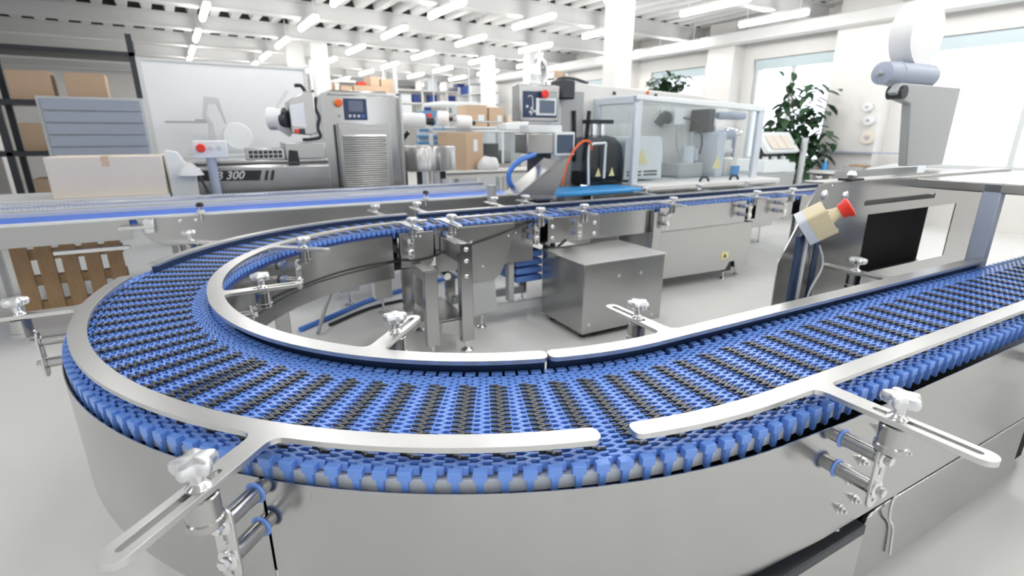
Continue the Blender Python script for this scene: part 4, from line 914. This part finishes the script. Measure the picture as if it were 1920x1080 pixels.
# smoked tunnel hood and its white handle
M().plate([(2.82, .96), (3.38, .96), (3.385, 1.25), (3.34, 1.44), (3.22, 1.55), (3.05, 1.58), (2.90, 1.55), (2.84, 1.45)], 2.90, 3.45, ax='y').done('tunnel_hood', 'smoke', pk, .01)
M().box(2.84, 3.3, 3.0, 3.4, .96, 1.12).done('jaw', 'dark', pk, .01)
M().tube(smooth([(2.78, 2.84, .98), (2.76, 2.84, 1.40), (2.82, 2.84, 1.47), (2.95, 2.84, 1.48), (3.02, 2.84, 1.48), (3.02, 2.84, 1.40), (3.02, 2.84, 1.05)], 4), .016, 8).done('hood_handle', 'white', pk)
for a in (2.92, 3.14): M().plate([(a, 1.07), (a + .09, 1.07), (a + .045, 1.18)], 2.89, 2.895, ax='y').done('warning_triangle', 'yellow', pk)
for a in (3.1, 3.24): M().cyl((a, 3.2, 1.55), (a, 3.2, 1.75), .04, n=14).done('cylinder', 'bright', pk)
M().box(2.98, 3.36, 3.12, 3.3, 1.72, 1.77).done('cylinder_plate', 'dark', pk, .006)
# white motor housing with warning triangle and vents
M().plate(rrect(3.46, 4.12, 1.0, 1.56, .10)[:12] + [(3.46, 1.0), (4.14, 1.0)], 2.98, 3.5, ax='y').done('motor_housing', 'white', pk, .03, label='white rounded motor housing')
M().plate([(3.66, 1.20), (3.86, 1.20), (3.76, 1.40)], 2.972, 2.982, ax='y').done('warning_triangle', 'yellow', pk)
for r_ in range(2):
    for c_ in range(2): M().box(3.52 + c_ * .29, 3.76 + c_ * .29, 2.97, 2.982, 1.045 + r_ * .045, 1.065 + r_ * .045).done('vent_slot', 'dark', pk)
# mechanism to the right inside the guard
M().box(4.62, 4.85, 3.3, 3.6, 1.72, 1.95).done('camera_box', 'white', pk, .01)
M().tube(smooth([(4.4, 3.4, 1.72), (4.5, 3.35, 1.85), (4.58, 3.4, 1.78)], 5), .07, 10).done('bellows', 'dark', pk)
M().tube(smooth([(4.8, 3.3, 1.82), (5.05, 3.25, 1.75), (5.12, 3.2, 1.5), (5.1, 3.2, 1.3)], 6), .014, 8).done('cable', 'dark', pk)
M().tube(smooth([(4.7, 3.3, 1.72), (4.68, 3.25, 1.4), (4.8, 3.2, 1.25), (4.95, 3.2, 1.28)], 6), .02, 8).done('cable', 'grey', pk)
M().cyl((4.85, 3.2, 1.1), (4.85, 3.2, 1.42), .09, n=18).cyl((5.05, 3.25, 1.2), (5.05, 3.25, 1.38), .05, n=14).done('motor', 'pale', pk, .006)
M().box(4.6, 5.1, 3.1, 3.5, .965, 1.18).done('gear_case', 'grey', pk, .02)
M().box(5.25, 5.42, 3.0, 3.5, .965, 1.62).done('jaw_frame', 'pale', pk, .02)
M().box(5.2, 5.36, 3.2, 3.55, 1.62, 1.95).done('drive_box', 'dark', pk, .02)
M().plate([(5.16, 1.1), (5.34, 1.1), (5.25, 1.28)], 2.985, 2.995, ax='y').done('warning_triangle', 'yellow', pk)
for (a, b, z, r_, mt) in ((5.45, 6.0, 1.86, .06, 'lilac'), (5.45, 5.80, 1.58, .075, 'lilac'), (5.40, 5.56, 1.66, .05, 'film'), (5.62, 5.95, 1.62, .06, 'bright'), (5.5, 5.8, 1.18, .09, 'bright'), (5.6, 5.78, 1.34, .06, 'film')):
    M().lathe_axis((a, 3.25, z), (b, 3.2, z), [(0, r_ * .8), (.08, r_), (.92, r_), (1, r_ * .8)], 20).done('roller', mt, pk)
for a, z0, z1 in ((5.48, 1.3, 1.62), (5.62, 1.05, 1.6), (5.86, 1.2, 1.62)): M().cbox((a, 3.22, (z0 + z1) / 2), (.03, .05, z1 - z0)).done('roller_arm', 'lilac', pk, .005)
M().box(5.5, 5.66, 3.05, 3.4, .965, 1.22).done('tray', 'cardp', pk, .01)
M().lathe((5.62, 2.95, .966), [(.0001, 0), (.06, 0), (.065, .16), (.0001, .16)], 18).done('cup', 'skyblue', pk)
for a in (4.45, 5.05): M().tube(smooth([(a, 2.56, .965), (a + .03, 2.56, 1.02), (a + .13, 2.56, 1.02), (a + .17, 2.56, .965)], 5), .016, 8).done('lift_handle', 'black', pk)
for a in (2.65, 4.2, 5.85):
    for b in (2.55, 3.65): foot(pk, a, b, .26, .05)
# ================================================================== RIGHT BACKGROUND
wd_ = thing('weighing_unit', 'white machine with tilted beige keypad panel before the potted plant', 'machine', 7.8, 3.9, 0)
M().box(7.3, 8.3, 3.72, 4.4, .3, .90).done('lower_case', 'grey', wd_, .02)
M().box(7.34, 8.05, 3.70, 4.3, .90, 1.14).done('upper_case', 'white', wd_, .02)
M().box(8.05, 8.34, 3.74, 4.2, .86, 1.08).done('side_pod', 'white', wd_, .04)
k = M().plate([(3.62, 1.28), (3.70, 1.24), (3.98, 1.58), (3.90, 1.63)], 7.30, 8.20, ax='x').done('keypad_case', 'white', wd_, .02)
for i in range(3): M().plate([(3.632, 1.335), (3.64, 1.33), (3.85, 1.565), (3.842, 1.57)], 7.42 + i * .22, 7.62 + i * .22, ax='x').done('keypad', 'cardp', k)
M().box(7.6, 7.95, 3.9, 4.1, 1.1, 1.35).done('neck', 'black', wd_, .02)
for a in (7.45, 7.7, 7.95): M().lathe((a, 3.78, 1.14), [(.0001, 0), (.05, 0), (.05, .05), (.0001, .05)], 14).done('knob', 'white', wd_)
for a in (7.35, 8.2):
    for b in (3.78, 4.3): foot(wd_, a, b, .32, .05)
solo(M().cyl((8.5, 3.75, 0), (8.5, 3.75, 1.52), .055, n=18), 'steel_post', 'lgrey', 'plain grey upright post right of the keypad machine', 'post', (8.5, 3.75, 0))
def plant(name, label, c, pts, nleaf, seed, pot=True, z0=0.):
    random.seed(seed)
    t = thing(name, label, 'plant', c[0], c[1], z0, 'W')
    m = M(); st = M()
    for (dx, dy, zt, sp) in pts:
        tipp = Vector((c[0] + dx, c[1] + dy, zt)); base = Vector((c[0], c[1], z0 + .35)); L = []
        for i in range(7):
            s = i / 6; q = base.lerp(tipp, s); q.x += .06 * sin(s * 4 + dx * 9); q.y += .06 * sin(s * 5 + dy * 7); L.append(q)
        st.tube(L, .009, 5)
        for k in range(nleaf):
            s = random.uniform(.35, 1.02); q = base.lerp(tipp, min(1, s)) + Vector((random.gauss(0, sp), random.gauss(0, sp), random.gauss(0, sp * .8)))
            a = random.uniform(0, 2 * pi); dr = Vector((cos(a), sin(a), random.uniform(-.9, .1))).normalized(); sd2 = dr.cross(Vector((0, 0, 1))).normalized(); nn = sd2.cross(dr)
            ln = random.uniform(.19, .33); wd2 = ln * .27
            V = [q, q + dr * ln * .3 + sd2 * wd2 + nn * .012, q + dr * ln * .7 + sd2 * wd2 * .8 - nn * .005, q + dr * ln - nn * .045, q + dr * ln * .7 - sd2 * wd2 * .8 - nn * .005, q + dr * ln * .3 - sd2 * wd2 + nn * .012, q + dr * ln * .5 - nn * .015]
            vs = [m.bm.verts.new(p) for p in V]
            for i in range(6): m._f([vs[6], vs[i], vs[(i + 1) % 6]])
    m.done('foliage', 'leaf', t, ang=80); st.done('stems', 'stem', t)
    M().lathe((c[0], c[1], z0), [(.0001, 0), (.17, 0), (.23, .40), (.245, .40), (.245, .44), (.21, .44), (.20, .38), (.0001, .38)], 28).done('pot', 'paint', t)
    return t
plant('potted_plant', 'large leafy green potted plant before the big window', (10.48, 5.75), [(0, .3, 2.80, .09), (.1, -.3, 2.5, .10), (0, .15, 2.3, .16), (.15, -.1, 2.1, .2), (-.1, .3, 2.0, .2), (0, -.35, 1.9, .18), (.1, .1, 1.8, .24), (-.1, -.2, 1.75, .22), (0, .4, 1.85, .18), (.1, 0, 1.7, .26), (0, -.4, 1.75, .2)], 40, 11)
plant('potted_plant', 'smaller leafy potted plant on stand before the second window', (10.72, 9.25), [(0, .35, 2.95, .12), (.1, -.3, 2.9, .12), (0, .05, 3.0, .14), (.05, -.1, 2.75, .16), (0, .5, 2.75, .14)], 34, 12, z0=1.6)
t = thing('plant_stand', 'white cabinet carrying the smaller plant at the second window', 'cabinet', 10.72, 9.25, 0, 'W')
M().box(10.45, 10.95, 8.8, 9.7, 0, 1.598).done('carcass', 'paint', t, .01)
for z in (.08, .82): M().box(10.435, 10.45, 8.83, 9.67, z, z + .7).done('door', 'white', t, .006)
bn = thing('work_bench', 'white covered work bench by the window wall at right', 'bench', 10.7, 4.6, 0, 'W')
M().box(10.35, 11.05, 3.6, 5.42, .86, .92).done('bench_top', 'paint', bn, .01)
M().box(10.34, 11.06, 3.59, 5.43, .845, .86).done('edge', 'dark', bn)
for y in (3.65, 4.4, 4.85, 5.34): M().box(10.4, 10.46, y, y + .07, 0, .845).done('leg', 'paint', bn, .005)
for y in (3.75, 4.5): M().box(10.45, 11.0, y, y + .75, .35, .62).done('drawer_block', 'lgrey', bn, .01)
M().box(10.95, 11.08, 3.6, 5.4, 1.24, 1.265).done('rear_shelf', 'lilac', bn, .005)
for y in (3.7, 5.3): M().box(11.0, 11.04, y, y + .04, .92, 1.25).done('shelf_post', 'lgrey', bn)
m = M()
m.plate([(4.44, .922), (3.62, .922), (3.62, 1.12), (3.9, 1.10), (4.3, 1.0)], 10.4, 10.95, ax='x')
solo(m, 'paper_sheet', 'white', 'heap of white sheets sloping on the bench by the window wall', 'sheets', (10.7, 4.1, .922), 'W', bevel=.02)
t = thing('spray_bottle', 'small blue bottle standing on the bench top', 'bottle', 10.6, 5.12, .921, 'W')
M().lathe((10.6, 5.12, .921), [(.0001, 0), (.045, 0), (.05, .06), (.035, .13), (.015, .16), (.0001, .16)], 16).done('body', 'skyblue', t)
M().lathe((10.6, 5.12, 1.08), [(.0001, 0), (.018, 0), (.018, .06), (.0001, .06)], 12).done('cap', 'lgrey', t)
solo(M().box(10.7, 10.95, 4.5, 4.85, .921, 1.0), 'tray', 'grey', 'flat grey tray on the bench beside the white sheets', 'tray', (10.8, 4.7, .921), 'W', bevel=.01)
solo(M().box(10.72, 10.92, 4.45, 4.75, 1.002, 1.03), 'wooden_board', 'wood', 'small wooden board lying on the grey bench tray', 'board', (10.8, 4.6, 1.002), 'W', bevel=.004)
for k, (y, z, r_, mt) in enumerate(((4.75, 2.07, .075, 'film'), (4.69, 1.83, .085, 'film'), (4.65, 1.53, .12, 'cardp'))):
    t = thing('tape_roll', ['white tape roll, topmost of three on the wall pier', 'white tape roll, middle of three on the wall pier', 'large beige tape roll, lowest of three on the wall pier'][k], 'tape roll', 11.08, y, z, 'W', group='tape rolls on the wall pier')
    M().lathe_axis((11.09, y, z), (11.0, y, z), [(0, r_), (1, r_)], 28).done('roll', mt, t)
    M().lathe_axis((11.0, y, z), (10.96, y, z), [(0, r_ * .3), (1, r_ * .25)], 14).done('hook', 'grey', t)
